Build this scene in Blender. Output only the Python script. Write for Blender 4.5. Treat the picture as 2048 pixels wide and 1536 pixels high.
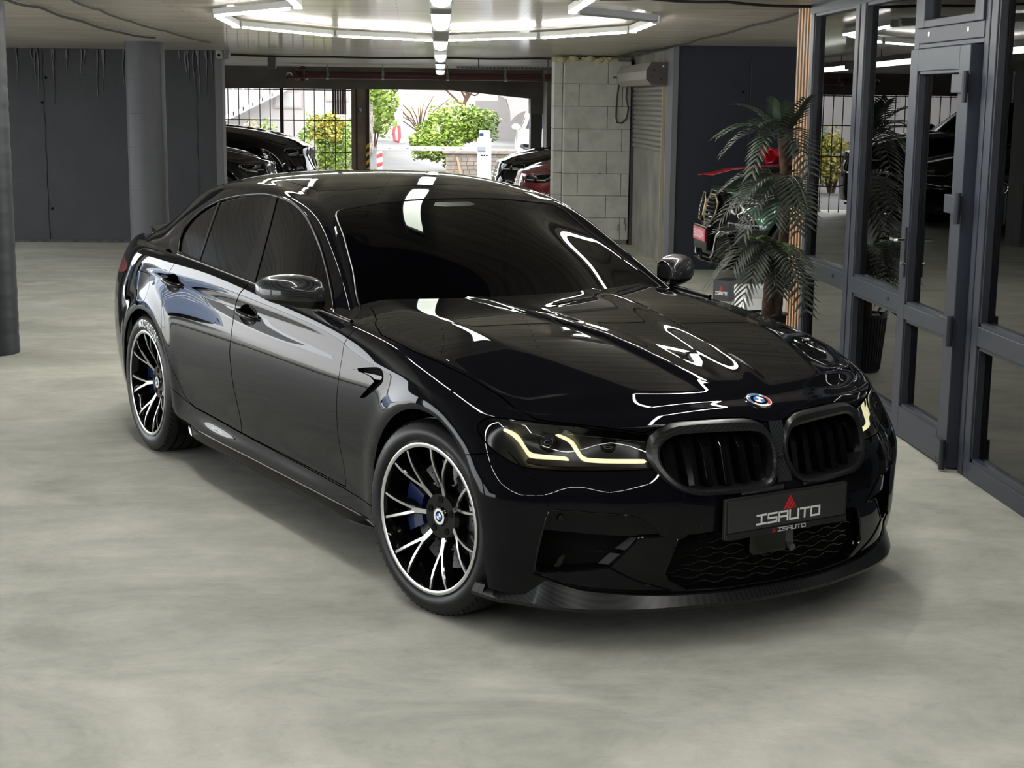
import bpy, bmesh, math, random
import numpy as np
from mathutils import Vector, Matrix
from mathutils.bvhtree import BVHTree

for _o in list(bpy.data.objects):
    bpy.data.objects.remove(_o, do_unlink=True)
SC = bpy.context.scene
COL = SC.collection
PI = math.pi
rnd = random.Random(7)

# ------------------------------------------------------------------ camera
# room frame: X to the right, Y into the garage, Z up; origin under the hero car's front axle
cam_d = bpy.data.cameras.new('camera')
cam_d.sensor_width = 36.0
cam_d.lens = 36.0 * 3107.8 / 2048.0
cam_d.clip_end = 300
cam_o = bpy.data.objects.new('camera', cam_d)
COL.objects.link(cam_o)
_r = ((0.9978836523667701, -0.06412909832538638, 0.010755235335764576),
      (0.0008991268209547904, 0.1789945413511557, 0.9838496560641007),
      (0.06501851974718126, 0.9817578178524795, -0.17867338686951417))
cam_o.matrix_world = Matrix(((_r[0][0], _r[1][0], -_r[2][0], -0.875),
                             (_r[0][1], _r[1][1], -_r[2][1], -5.732),
                             (_r[0][2], _r[1][2], -_r[2][2], 1.790),
                             (0, 0, 0, 1)))
SC.camera = cam_o

# ------------------------------------------------------------------ world, view
SC.view_settings.view_transform = 'Standard'
SC.view_settings.look = 'None'
SC.view_settings.gamma = 1.0
SC.view_settings.use_curve_mapping = False
SC.view_settings.exposure = 1.62
wd = bpy.data.worlds.new('overcast_sky')
SC.world = wd
wd.use_nodes = True
_bg = wd.node_tree.nodes['Background']
_bg.inputs[0].default_value = (0.93, 0.97, 1.0, 1)
_bg.inputs[1].default_value = 2.5
sun_d = bpy.data.lights.new('sun', 'SUN')
sun_d.energy = 1.7
sun_d.angle = math.radians(12)
sun_d.color = (1.0, 0.95, 0.86)
sun_o = bpy.data.objects.new('sun', sun_d)
COL.objects.link(sun_o)
sun_o.rotation_euler = (math.radians(38), 0, math.radians(205))

# ------------------------------------------------------------------ materials
def ngroup(mat):
    nt = mat.node_tree
    return nt, nt.nodes, nt.links

def PM(name, col, rough=0.5, metal=0.0, coat=0.0, coat_rough=0.02, spec=0.5, emis=None, estr=0.0, noise=None, bump=None, ior=1.5, coat_ior=1.5):
    """principled material; noise=(scale, amount, detail) varies the colour, bump=(scale, strength, distance)"""
    m = bpy.data.materials.new(name)
    m.use_nodes = True
    nt, N, L = ngroup(m)
    b = N['Principled BSDF']
    b.inputs['Base Color'].default_value = (*col, 1)
    b.inputs['Roughness'].default_value = rough
    b.inputs['Metallic'].default_value = metal
    b.inputs['Coat Weight'].default_value = coat
    b.inputs['Coat Roughness'].default_value = coat_rough
    b.inputs['Specular IOR Level'].default_value = spec
    b.inputs['IOR'].default_value = ior
    b.inputs['Coat IOR'].default_value = coat_ior
    if emis:
        b.inputs['Emission Color'].default_value = (*emis, 1)
        b.inputs['Emission Strength'].default_value = estr
    if noise or bump:
        tc = N.new('ShaderNodeTexCoord')
    if noise:
        t = N.new('ShaderNodeTexNoise'); t.inputs['Scale'].default_value = noise[0]; t.inputs['Detail'].default_value = noise[2] if len(noise) > 2 else 5
        L.new(tc.outputs['Object'], t.inputs['Vector'])
        r = N.new('ShaderNodeValToRGB')
        a = noise[1]
        r.color_ramp.elements[0].position = 0.3; r.color_ramp.elements[1].position = 0.7
        r.color_ramp.elements[0].color = (*[max(0, c * (1 - a)) for c in col], 1)
        r.color_ramp.elements[1].color = (*[min(1, c * (1 + a)) for c in col], 1)
        L.new(t.outputs['Fac'], r.inputs[0]); L.new(r.outputs[0], b.inputs['Base Color'])
    if bump:
        t2 = N.new('ShaderNodeTexNoise'); t2.inputs['Scale'].default_value = bump[0]; t2.inputs['Detail'].default_value = 6
        L.new(tc.outputs['Object'], t2.inputs['Vector'])
        bp = N.new('ShaderNodeBump'); bp.inputs['Strength'].default_value = bump[1]; bp.inputs['Distance'].default_value = bump[2]
        L.new(t2.outputs['Fac'], bp.inputs['Height']); L.new(bp.outputs[0], b.inputs['Normal'])
    return m

def GLASS(name, tint=(0.9, 0.93, 0.92), ior=1.5, rough=0.0):
    """thin pane: fresnel mix of clear transmission and mirror reflection"""
    m = bpy.data.materials.new(name)
    m.use_nodes = True
    nt, N, L = ngroup(m)
    N.remove(N['Principled BSDF'])
    fr = N.new('ShaderNodeFresnel'); fr.inputs[0].default_value = ior
    tr = N.new('ShaderNodeBsdfTransparent'); tr.inputs[0].default_value = (*tint, 1)
    gl = N.new('ShaderNodeBsdfGlossy'); gl.inputs['Roughness'].default_value = rough
    mx = N.new('ShaderNodeMixShader')
    L.new(fr.outputs[0], mx.inputs[0]); L.new(tr.outputs[0], mx.inputs[1]); L.new(gl.outputs[0], mx.inputs[2])
    L.new(mx.outputs[0], N['Material Output'].inputs[0])
    return m

def carbon(name, dark=(0.006, 0.006, 0.007), light=(0.05, 0.052, 0.055), scale=160.0):
    m = bpy.data.materials.new(name)
    m.use_nodes = True
    nt, N, L = ngroup(m)
    b = N['Principled BSDF']
    tc = N.new('ShaderNodeTexCoord')
    mp = N.new('ShaderNodeMapping'); mp.inputs['Rotation'].default_value = (0.6, 0.5, 0.8)
    L.new(tc.outputs['Object'], mp.inputs[0])
    w = N.new('ShaderNodeTexWave'); w.inputs['Scale'].default_value = scale / 10.0; w.inputs['Distortion'].default_value = 0
    L.new(mp.outputs[0], w.inputs['Vector'])
    r = N.new('ShaderNodeValToRGB')
    r.color_ramp.elements[0].color = (*dark, 1); r.color_ramp.elements[1].color = (*light, 1)
    r.color_ramp.elements[0].position = 0.35; r.color_ramp.elements[1].position = 0.75
    L.new(w.outputs['Fac'], r.inputs[0]); L.new(r.outputs[0], b.inputs['Base Color'])
    b.inputs['Roughness'].default_value = 0.35
    b.inputs['Coat Weight'].default_value = 1.0; b.inputs['Coat Roughness'].default_value = 0.03; b.inputs['Coat IOR'].default_value = 1.38; b.inputs['Specular IOR Level'].default_value = .2
    return m

MAT = {}
MAT['paint'] = PM('black_car_paint', (0.0035, 0.0036, 0.0048), rough=0.5, coat=1.0, coat_rough=0.0, spec=0.0, coat_ior=1.27)
MAT['gloss'] = PM('gloss_black_plastic', (0.003, 0.003, 0.003), rough=0.07, ior=1.36)
MAT['matte'] = PM('matte_black_plastic', (0.007, 0.007, 0.008), rough=0.5, ior=1.4)
MAT['void'] = PM('dark_lining', (0.004, 0.004, 0.004), rough=0.9, spec=0.1)
MAT['tint'] = PM('tinted_car_glass', (0.001, 0.001, 0.0015), rough=0.0, spec=0.5, ior=1.28)
MAT['screen'] = PM('tinted_windscreen', (0.0008, 0.0008, 0.0012), rough=0.0, spec=0.5, ior=1.20)
MAT['carbon'] = carbon('carbon_fibre', light=(0.020, 0.021, 0.022), scale=480.0)
MAT['carbon_satin'] = carbon('satin_carbon_fibre', dark=(.003, .003, .0035), light=(0.011, 0.0115, 0.012), scale=480.0)
MAT['carbon_satin'].node_tree.nodes['Principled BSDF'].inputs['Coat Roughness'].default_value = 0.25
MAT['carbon_satin'].node_tree.nodes['Principled BSDF'].inputs['Coat Weight'].default_value = 0.45
MAT['rubber'] = PM('tyre_rubber', (0.0042, 0.0042, 0.0045), rough=0.40, spec=0.25, bump=(90, 0.12, 0.002))
MAT['alloy'] = PM('machined_alloy', (0.62, 0.62, 0.62), rough=0.22, metal=1.0)
MAT['steel'] = PM('brake_steel', (0.22, 0.22, 0.23), rough=0.35, metal=1.0)
MAT['chrome'] = PM('bright_chrome', (0.8, 0.8, 0.8), rough=0.08, metal=1.0)
MAT['blue_caliper'] = PM('blue_caliper_paint', (0.005, 0.012, 0.065), rough=0.25, coat=1)
MAT['lens'] = GLASS('headlight_lens', tint=(0.75, 0.76, 0.78))
MAT['drl'] = PM('daylight_guide', (0.8, 0.8, 0.6), rough=0.3, emis=(1.0, 0.93, 0.55), estr=.40)
MAT['drl_off'] = PM('clear_light_guide', (0.42, 0.42, 0.42), rough=0.25)
MAT['white'] = PM('white_enamel', (0.8, 0.8, 0.8), rough=0.3)
MAT['blue'] = PM('blue_enamel', (0.02, 0.16, 0.55), rough=0.25)
MAT['red'] = PM('red_enamel', (0.45, 0.01, 0.012), rough=0.3)
MAT['tail'] = PM('tail_lamp_red', (0.35, 0.03, 0.03), rough=0.08, coat=1)

# ------------------------------------------------------------------ object helpers
def put(name, mesh, parent=None, mats=None, smooth=False):
    o = bpy.data.objects.new(name, mesh)
    COL.objects.link(o)
    if parent is not None:
        o.parent = parent
    if mats is not None:
        for m in (mats if isinstance(mats, (list, tuple)) else [mats]):
            mesh.materials.append(MAT[m] if isinstance(m, str) else m)
    if smooth and len(mesh.polygons):
        mesh.polygons.foreach_set('use_smooth', [True] * len(mesh.polygons))
    return o

def tag(o, label, cat, group=None):
    o['label'] = label; o['category'] = cat
    if group: o['group'] = group
    return o

def struct(o):
    o['kind'] = 'structure'
    return o

def thing(name, label, cat, loc=(0, 0, 0), rz=0.0, group=None):
    o = bpy.data.objects.new(name, None)
    COL.objects.link(o)
    o.empty_display_size = 0.1
    o.location = loc; o.rotation_euler = (0, 0, rz)
    return tag(o, label, cat, group)

def copy_tree(o, parent=None):
    c = o.copy(); COL.objects.link(c); c.parent = parent
    for ch in list(o.children):
        copy_tree(ch, c)
    return c

def pydata(V, F, mi=None):
    me = bpy.data.meshes.new('m')
    me.from_pydata([tuple(map(float, v)) for v in V], [], [tuple(map(int, f)) for f in F])
    if mi is not None:
        me.polygons.foreach_set('material_index', list(mi))
    me.update()
    return me

class MB:
    """collects simple solids into one mesh"""
    def __init__(s): s.V = []; s.F = []; s.M = []
    def add(s, V, F, mi=0):
        k = len(s.V); s.V += [tuple(v) for v in V]; s.F += [tuple(i + k for i in f) for f in F]; s.M += [mi] * len(F); return s
    def box(s, a, b, mi=0, mat=None):
        x0, y0, z0 = a; x1, y1, z1 = b
        V = [(x0, y0, z0), (x1, y0, z0), (x1, y1, z0), (x0, y1, z0), (x0, y0, z1), (x1, y0, z1), (x1, y1, z1), (x0, y1, z1)]
        if mat is not None: V = [tuple(mat @ Vector(v)) for v in V]
        return s.add(V, [(0, 3, 2, 1), (4, 5, 6, 7), (0, 1, 5, 4), (1, 2, 6, 5), (2, 3, 7, 6), (3, 0, 4, 7)], mi)
    def cyl(s, p, q, r, n=16, r2=None, mi=0, caps=True):
        p = Vector(p); q = Vector(q); d = (q - p).normalized()
        a = d.orthogonal().normalized(); b = d.cross(a); r2 = r if r2 is None else r2
        V = [p + (a * math.cos(t) + b * math.sin(t)) * r for t in [2 * PI * i / n for i in range(n)]]
        V += [q + (a * math.cos(t) + b * math.sin(t)) * r2 for t in [2 * PI * i / n for i in range(n)]]
        F = [(i, (i + 1) % n, n + (i + 1) % n, n + i) for i in range(n)]
        if caps: F += [tuple(range(n - 1, -1, -1)), tuple(range(n, 2 * n))]
        return s.add(V, F, mi)
    def tube(s, pts, r, n=8, mi=0, caps=True):
        pts = [Vector(p) for p in pts]; rings = []
        rs = r if isinstance(r, (list, tuple)) else [r] * len(pts)
        prev = None
        for i, p in enumerate(pts):
            d = (pts[min(i + 1, len(pts) - 1)] - pts[max(i - 1, 0)]).normalized()
            a = (prev - d * prev.dot(d)).normalized() if prev is not None else d.orthogonal().normalized()
            prev = a; b = d.cross(a)
            rings.append([p + (a * math.cos(2 * PI * k / n) + b * math.sin(2 * PI * k / n)) * rs[i] for k in range(n)])
        V = [v for g in rings for v in g]; F = []
        for i in range(len(pts) - 1):
            for k in range(n):
                F.append((i * n + k, i * n + (k + 1) % n, (i + 1) * n + (k + 1) % n, (i + 1) * n + k))
        if caps: F += [tuple(range(n - 1, -1, -1)), tuple(range((len(pts) - 1) * n, len(pts) * n))]
        return s.add(V, F, mi)
    def lathe(s, prof, axis='z', n=48, o=(0, 0, 0), mi=0, mis=None):
        """prof: (radius, along axis)"""
        V = []; F = []; M = []
        for r, h in prof:
            for k in range(n):
                c, t = r * math.cos(2 * PI * k / n), r * math.sin(2 * PI * k / n)
                V.append({'z': (o[0] + c, o[1] + t, o[2] + h), 'y': (o[0] + c, o[1] + h, o[2] + t), 'x': (o[0] + h, o[1] + c, o[2] + t)}[axis])
        for i in range(len(prof) - 1):
            for k in range(n):
                F.append((i * n + k, i * n + (k + 1) % n, (i + 1) * n + (k + 1) % n, (i + 1) * n + k)); M.append(mis[i] if mis else mi)
        k0 = len(s.V); s.V += V; s.F += [tuple(i + k0 for i in f) for f in F]; s.M += M
        return s
    def prism(s, poly, h0, h1, fn, mi=0, mi_top=None):
        """poly 2D, fn(a,b,h)->xyz"""
        n = len(poly)
        V = [fn(a, b, h0) for a, b in poly] + [fn(a, b, h1) for a, b in poly]
        F = [tuple(range(n - 1, -1, -1))] + [(i, (i + 1) % n, n + (i + 1) % n, n + i) for i in range(n)]
        s.add(V, F, mi)
        k = len(s.V) - n
        s.F.append(tuple(range(k, k + n))); s.M.append(mi if mi_top is None else mi_top)
        return s
    def build(s, name, mats, parent=None, smooth=False, bevel=0.0, angle=None, rot=None):
        me = pydata(s.V, s.F, s.M)
        bm = bmesh.new(); bm.from_mesh(me)
        bmesh.ops.recalc_face_normals(bm, faces=bm.faces)
        if bevel > 0:
            bmesh.ops.bevel(bm, geom=[e for e in bm.edges if e.is_manifold and e.calc_face_angle(0) > 0.5], offset=bevel, segments=2, profile=0.5, affect='EDGES', clamp_overlap=True)
        bm.to_mesh(me); bm.free()
        o = put(name, me, parent, mats)
        if smooth:
            me.polygons.foreach_set('use_smooth', [True] * len(me.polygons))
            me.set_sharp_from_angle(angle=angle if angle else 0.6)
        return o
# ------------------------------------------------------------------ surface tools
def nspline(t, y, q):
    """natural cubic spline through (t,y) evaluated at q; y may be (n,k)"""
    t = np.asarray(t, float); y = np.asarray(y, float); q = np.asarray(q, float)
    one = y.ndim == 1
    if one: y = y[:, None]
    n = len(t)
    h = np.diff(t)
    A = np.zeros((n, n)); B = np.zeros_like(y)
    A[0, 0] = A[-1, -1] = 1
    for i in range(1, n - 1):
        A[i, i - 1] = h[i - 1]; A[i, i] = 2 * (h[i - 1] + h[i]); A[i, i + 1] = h[i]
        B[i] = 6 * ((y[i + 1] - y[i]) / h[i] - (y[i] - y[i - 1]) / h[i - 1])
    m = np.linalg.solve(A, B)
    k = np.clip(np.searchsorted(t, q) - 1, 0, n - 2)
    a = (t[k + 1] - q)[:, None]; b = (q - t[k])[:, None]; hh = h[k][:, None]
    r = (m[k] * a ** 3 + m[k + 1] * b ** 3) / (6 * hh) + (y[k] / hh - m[k] * hh / 6) * a + (y[k + 1] / hh - m[k + 1] * hh / 6) * b
    return r[:, 0] if one else r

def sstep(a, b, x):
    t = np.clip((x - a) / (b - a), 0, 1)
    return t * t * (3 - 2 * t)

class Tri:
    def __init__(s, V, N, F): s.V = V; s.N = N; s.F = F
    def copy(s): return Tri(s.V.copy(), s.N.copy(), s.F.copy())
    def compact(s):
        u, inv = np.unique(s.F.ravel(), return_inverse=True)
        return Tri(s.V[u], s.N[u], inv.reshape(-1, 3))

def join(*ts):
    ts = [t for t in ts if len(t.F)]
    k = 0; Fs = []
    for t in ts: Fs.append(t.F + k); k += len(t.V)
    return Tri(np.vstack([t.V for t in ts]), np.vstack([t.N for t in ts]), np.vstack(Fs))

def mirror(t):
    V = t.V.copy(); N = t.N.copy(); V[:, 1] *= -1; N[:, 1] *= -1
    return Tri(V, N, t.F[:, ::-1].copy())

def cut(T, f):
    """split at f=0 -> (inside f<0, outside f>=0)"""
    f = np.where(np.abs(f) < 1e-7, 1e-7, f)
    s = f > 0
    fs = s[T.F]; c = fs.sum(1)
    inn = T.F[c == 0]; out = T.F[c == 3]
    mx = T.F[(c == 1) | (c == 2)]; ms = s[mx]; mc = ms.sum(1)
    lone = np.where(mc == 1, ms.argmax(1), (~ms).argmax(1))
    r = np.arange(len(mx))
    a = mx[r, lone]; b = mx[r, (lone + 1) % 3]; d = mx[r, (lone + 2) % 3]
    E = np.vstack([np.stack([a, b], 1), np.stack([a, d], 1)])
    Es = np.sort(E, 1)
    if len(Es):
        u, inv = np.unique(Es, axis=0, return_inverse=True); inv = inv.ravel()
        t = f[u[:, 0]] / (f[u[:, 0]] - f[u[:, 1]])
        nV = T.V[u[:, 0]] * (1 - t)[:, None] + T.V[u[:, 1]] * t[:, None]
        nN = T.N[u[:, 0]] * (1 - t)[:, None] + T.N[u[:, 1]] * t[:, None]
        nN /= np.linalg.norm(nN, axis=1)[:, None] + 1e-12
        base = len(T.V); ab = base + inv[:len(mx)]; ad = base + inv[len(mx):]
        V = np.vstack([T.V, nV]); N = np.vstack([T.N, nN])
        l1 = np.stack([a, ab, ad], 1); l2 = np.vstack([np.stack([ab, b, d], 1), np.stack([ab, d, ad], 1)])
        pos = mc == 1; p2 = np.concatenate([pos, pos])
        out = np.vstack([out, l1[pos], l2[~p2]]); inn = np.vstack([inn, l1[~pos], l2[p2]])
    else:
        V, N = T.V, T.N
    return Tri(V, N, inn).compact(), Tri(V, N, out).compact()

def sdf(P, poly):
    """signed distance to a closed polygon, negative inside"""
    poly = np.asarray(poly, float); n = len(poly)
    d = np.full(len(P), 1e9); ins = np.zeros(len(P), bool)
    for i in range(n):
        a = poly[i]; b = poly[(i + 1) % n]; e = b - a; w = P - a
        t = np.clip((w @ e) / (e @ e + 1e-15), 0, 1)
        d = np.minimum(d, np.sum((w - t[:, None] * e) ** 2, 1))
        cnd = (a[1] > P[:, 1]) != (b[1] > P[:, 1])
        with np.errstate(divide='ignore', invalid='ignore'):
            xi = (b[0] - a[0]) * (P[:, 1] - a[1]) / (b[1] - a[1]) + a[0]
        ins ^= cnd & (P[:, 0] < xi)
    d = np.sqrt(d)
    return np.where(ins, -d, d)

def smooth_poly(pts, k=6, closed=True):
    """Catmull-Rom through pts; a point given as (x,y,'c') stays a corner"""
    P = [np.array(p[:2], float) for p in pts]; cr = [len(p) > 2 for p in pts]
    n = len(P); out = []
    rng = range(n if closed else n - 1)
    for i in rng:
        p1, p2 = P[i], P[(i + 1) % n]
        p0 = P[i - 1] if (closed or i > 0) else p1
        p3 = P[(i + 2) % n] if (closed or i + 2 < n) else p2
        m1 = (p2 - p1) if cr[i] else (p2 - p0) / 2
        m2 = (p2 - p1) if cr[(i + 1) % n] else (p3 - p1) / 2
        L = np.linalg.norm(p2 - p1)
        for m in (m1, m2):
            ln = np.linalg.norm(m)
            if ln > 1.2 * L: m *= 1.2 * L / ln
        for j in range(k):
            t = j / k
            out.append((2 * t ** 3 - 3 * t * t + 1) * p1 + (t ** 3 - 2 * t * t + t) * m1 + (-2 * t ** 3 + 3 * t * t) * p2 + (t ** 3 - t * t) * m2)
    if not closed: out.append(P[-1])
    return np.array(out)

def boundary(T):
    E = np.vstack([T.F[:, [0, 1]], T.F[:, [1, 2]], T.F[:, [2, 0]]])
    S = np.sort(E, 1)
    u, idx, cnt = np.unique(S, axis=0, return_index=True, return_counts=True)
    return E[idx[cnt == 1]]

def rim(T, depth, skip=None):
    """turn the open edges inwards by depth so that panels show a thickness"""
    B = boundary(T)
    if skip is not None and len(B):
        B = B[~(skip(T.V[B[:, 0]]) & skip(T.V[B[:, 1]]))]
    if not len(B): return T
    p, q = T.V[B[:, 0]], T.V[B[:, 1]]; n0, n1 = T.N[B[:, 0]], T.N[B[:, 1]]
    o = np.cross(q - p, (n0 + n1) / 2); o /= np.linalg.norm(o, axis=1)[:, None] + 1e-12
    k = len(T.V); m = len(B)
    V = np.vstack([p, q, q - n1 * depth, p - n0 * depth]); N = np.vstack([o] * 4)
    r = np.arange(m)
    F = np.vstack([np.stack([r, r + 3 * m, r + 2 * m], 1), np.stack([r, r + 2 * m, r + m], 1)])
    return join(T, Tri(V, N, F))

def offset(T, d):
    return Tri(T.V + T.N * d, T.N, T.F)

def tri_obj(T, name, parent, mat, rimd=0.0, skip=None, both=False):
    if both: T = join(T, mirror(T))
    if rimd: T = rim(T, rimd, skip)
    me = bpy.data.meshes.new(name)
    me.vertices.add(len(T.V)); me.vertices.foreach_set('co', T.V.astype(np.float32).ravel())
    me.loops.add(len(T.F) * 3); me.loops.foreach_set('vertex_index', T.F.astype(np.int32).ravel())
    me.polygons.add(len(T.F)); me.polygons.foreach_set('loop_start', np.arange(0, len(T.F) * 3, 3, dtype=np.int32))
    me.update(calc_edges=True)
    me.polygons.foreach_set('use_smooth', [True] * len(T.F))
    N = T.N / (np.linalg.norm(T.N, axis=1)[:, None] + 1e-12)
    me.normals_split_custom_set_from_vertices([tuple(n) for n in N.tolist()])
    return put(name, me, parent, mat)

def subsurf(V, F, creases=(), levels=2):
    """Catmull-Clark through a modifier; returns Tri with smooth normals"""
    me = pydata(V, F)
    o = bpy.data.objects.new('tmp', me); COL.objects.link(o)
    if len(creases):
        at = me.attributes.new('crease_edge', 'FLOAT', 'EDGE')
        d = {tuple(sorted(k)): w for *k, w in creases}
        at.data.foreach_set('value', [d.get(tuple(sorted(e.vertices)), 0.0) for e in me.edges])
    md = o.modifiers.new('s', 'SUBSURF'); md.levels = levels; md.render_levels = levels; md.quality = 4
    dg = bpy.context.evaluated_depsgraph_get(); ev = o.evaluated_get(dg); m2 = ev.to_mesh()
    m2.calc_loop_triangles()
    n = len(m2.vertices); co = np.empty(n * 3, np.float64); nn = np.empty(n * 3, np.float64)
    m2.vertices.foreach_get('co', co)
    m2.vertex_normals.foreach_get('vector', nn) if hasattr(m2, 'vertex_normals') else m2.vertices.foreach_get('normal', nn)
    t = np.empty(len(m2.loop_triangles) * 3, np.int32); m2.loop_triangles.foreach_get('vertices', t)
    ev.to_mesh_clear(); bpy.data.objects.remove(o); bpy.data.meshes.remove(me)
    return Tri(co.reshape(-1, 3), nn.reshape(-1, 3), t.reshape(-1, 3))

def half(T):
    k = (T.V[T.F][:, :, 1] > -1e-5).all(1)
    H = Tri(T.V, T.N, T.F[k]).compact()
    z = np.abs(H.V[:, 1]) < 1e-4
    H.N[z, 1] = 0; H.N /= np.linalg.norm(H.N, axis=1)[:, None] + 1e-12
    return H

def densify(T, f, lim, it=1):
    """split triangles near |f|<lim once so that cuts stay smooth"""
    return T

def bvh_of(*ts):
    T = join(*ts)
    return BVHTree.FromPolygons([tuple(v) for v in T.V.tolist()], [tuple(f) for f in T.F.tolist()])

def roundel(parent, name, r, ring_mats, normal, center, up, size_t=0.006):
    """round badge: outer ring sectors, black band, quartered blue and white centre"""
    n = Vector(normal).normalized(); u = Vector(up); u = (u - n * u.dot(n)).normalized(); w = u.cross(n)
    c = Vector(center)
    def P(rr, a, h): return tuple(c + (w * math.cos(a) + u * math.sin(a)) * rr + n * h)
    N = 48
    def disc(nm, r0, r1, a0, a1, h, mat, par):
        k = max(2, int(N * (a1 - a0) / (2 * PI)))
        V = []; F = []
        for i in range(k + 1):
            a = a0 + (a1 - a0) * i / k
            V += [P(r0, a, h), P(r1, a, h), P(r1, a, -.002)]
        for i in range(k):
            b = 3 * i
            F += [(b, b + 1, b + 4, b + 3), (b + 1, b + 2, b + 5, b + 4)]
        return put(nm, pydata(V, F), par, mat)
    root = disc(name, r * .64, r, 0, 2 * PI, size_t, ring_mats[0], parent)
    disc('badge_rim', r * .94, r * 1.03, 0, 2 * PI, size_t + .001, 'chrome', root)
    for k, (m, a0, a1) in enumerate(ring_mats[1]):
        disc('colour_arc', r * .68, r * .86, a0, a1, size_t + .0008, m, root)
    disc('black_band', r * .44, r * .66, 0, 2 * PI, size_t + .0012, 'gloss', root)
    for k in range(4):
        disc('quadrant', 0.0, r * .44, k * PI / 2, (k + 1) * PI / 2, size_t + .0016, 'blue' if k % 2 else 'white', root)
    return root

LETTERS = {'I': [(0, 0, 1, 0), (0, 1, 1, 1), (.5, 0, .5, 1)], 'S': [(1, 1, 0, 1), (0, 1, 0, .5), (0, .5, 1, .5), (1, .5, 1, 0), (1, 0, 0, 0)],
           'A': [(0, 0, 0, 1), (0, 1, 1, 1), (1, 1, 1, 0), (0, .45, 1, .45)], 'U': [(0, 1, 0, 0), (0, 0, 1, 0), (1, 0, 1, 1)],
           'T': [(0, 1, 1, 1), (.5, 1, .5, 0)], 'O': [(0, 0, 1, 0), (1, 0, 1, 1), (1, 1, 0, 1), (0, 1, 0, 0)],
           'R': [(0, 0, 0, 1), (0, 1, 1, 1), (1, 1, 1, .5), (1, .5, 0, .5), (.4, .5, 1, 0)], 'B': [(0, 0, 0, 1), (0, 1, .9, 1), (.9, 1, .9, .5), (0, .5, 1, .5), (1, .5, 1, 0), (1, 0, 0, 0)],
           'M': [(0, 0, 0, 1), (0, 1, .5, .45), (.5, .45, 1, 1), (1, 1, 1, 0)], '3': [(0, 1, 1, 1), (.2, .5, 1, .5), (0, 0, 1, 0), (1, 0, 1, 1)],
           '0': [(0, 0, 1, 0), (1, 0, 1, 1), (1, 1, 0, 1), (0, 1, 0, 0)], '4': [(0, 1, 0, .4), (0, .4, 1, .4), (.75, 1, .75, 0)], 'X': [(0, 0, 1, 1), (0, 1, 1, 0)]}

def letter_mesh(ch, x, y, w, h, st, fn, t=.0015):
    """stroke letter in 2D (x right, y up) laid on fn(a,b,height)"""
    mb = MB()
    for a0, b0, a1, b1 in LETTERS[ch]:
        p = np.array([x + a0 * w, y + b0 * h]); q = np.array([x + a1 * w, y + b1 * h])
        d = q - p; L = np.linalg.norm(d); d = d / L; nn = np.array([-d[1], d[0]]) * st / 2
        p = p - d * st / 2; q = q + d * st / 2
        mb.prism([tuple(p + nn), tuple(p - nn), tuple(q - nn), tuple(q + nn)], 0, t, lambda a, b, hh: fn(a, b, hh))
    return mb

def write_word(word, x, y, w, h, gap, st, fn, mat, parent, pname='letter'):
    for i, ch in enumerate(word):
        letter_mesh(ch, x + i * (w + gap), y, w, h, st, fn).build(pname, mat, parent)

def striped_triangle(x, y, w, h, fn, mat, parent, name='logo_stripe'):
    """red peak made of slanting bars"""
    n = 4
    for k in range(n):
        a0, a1 = k / n, (k + .66) / n
        # bars run from base up to the left flank, clipped by right flank
        b0 = (x + w * (a0), y); b1 = (x + w * a1, y)
        t0 = .5 + .5 * a0; t1 = .5 + .5 * a1
        p0 = (x + w * t0, y + h * (1 - a0) * 1.0); p1 = (x + w * t1, y + h * (1 - a1))
        mb = MB(); mb.prism([b0, b1, p1, p0], 0, .0015, fn); mb.build(name, mat, parent)

# ------------------------------------------------------------------ the garage
SLOPE = .0095
def cz(Y): return 2.47 - SLOPE * (Y - 4)

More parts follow.
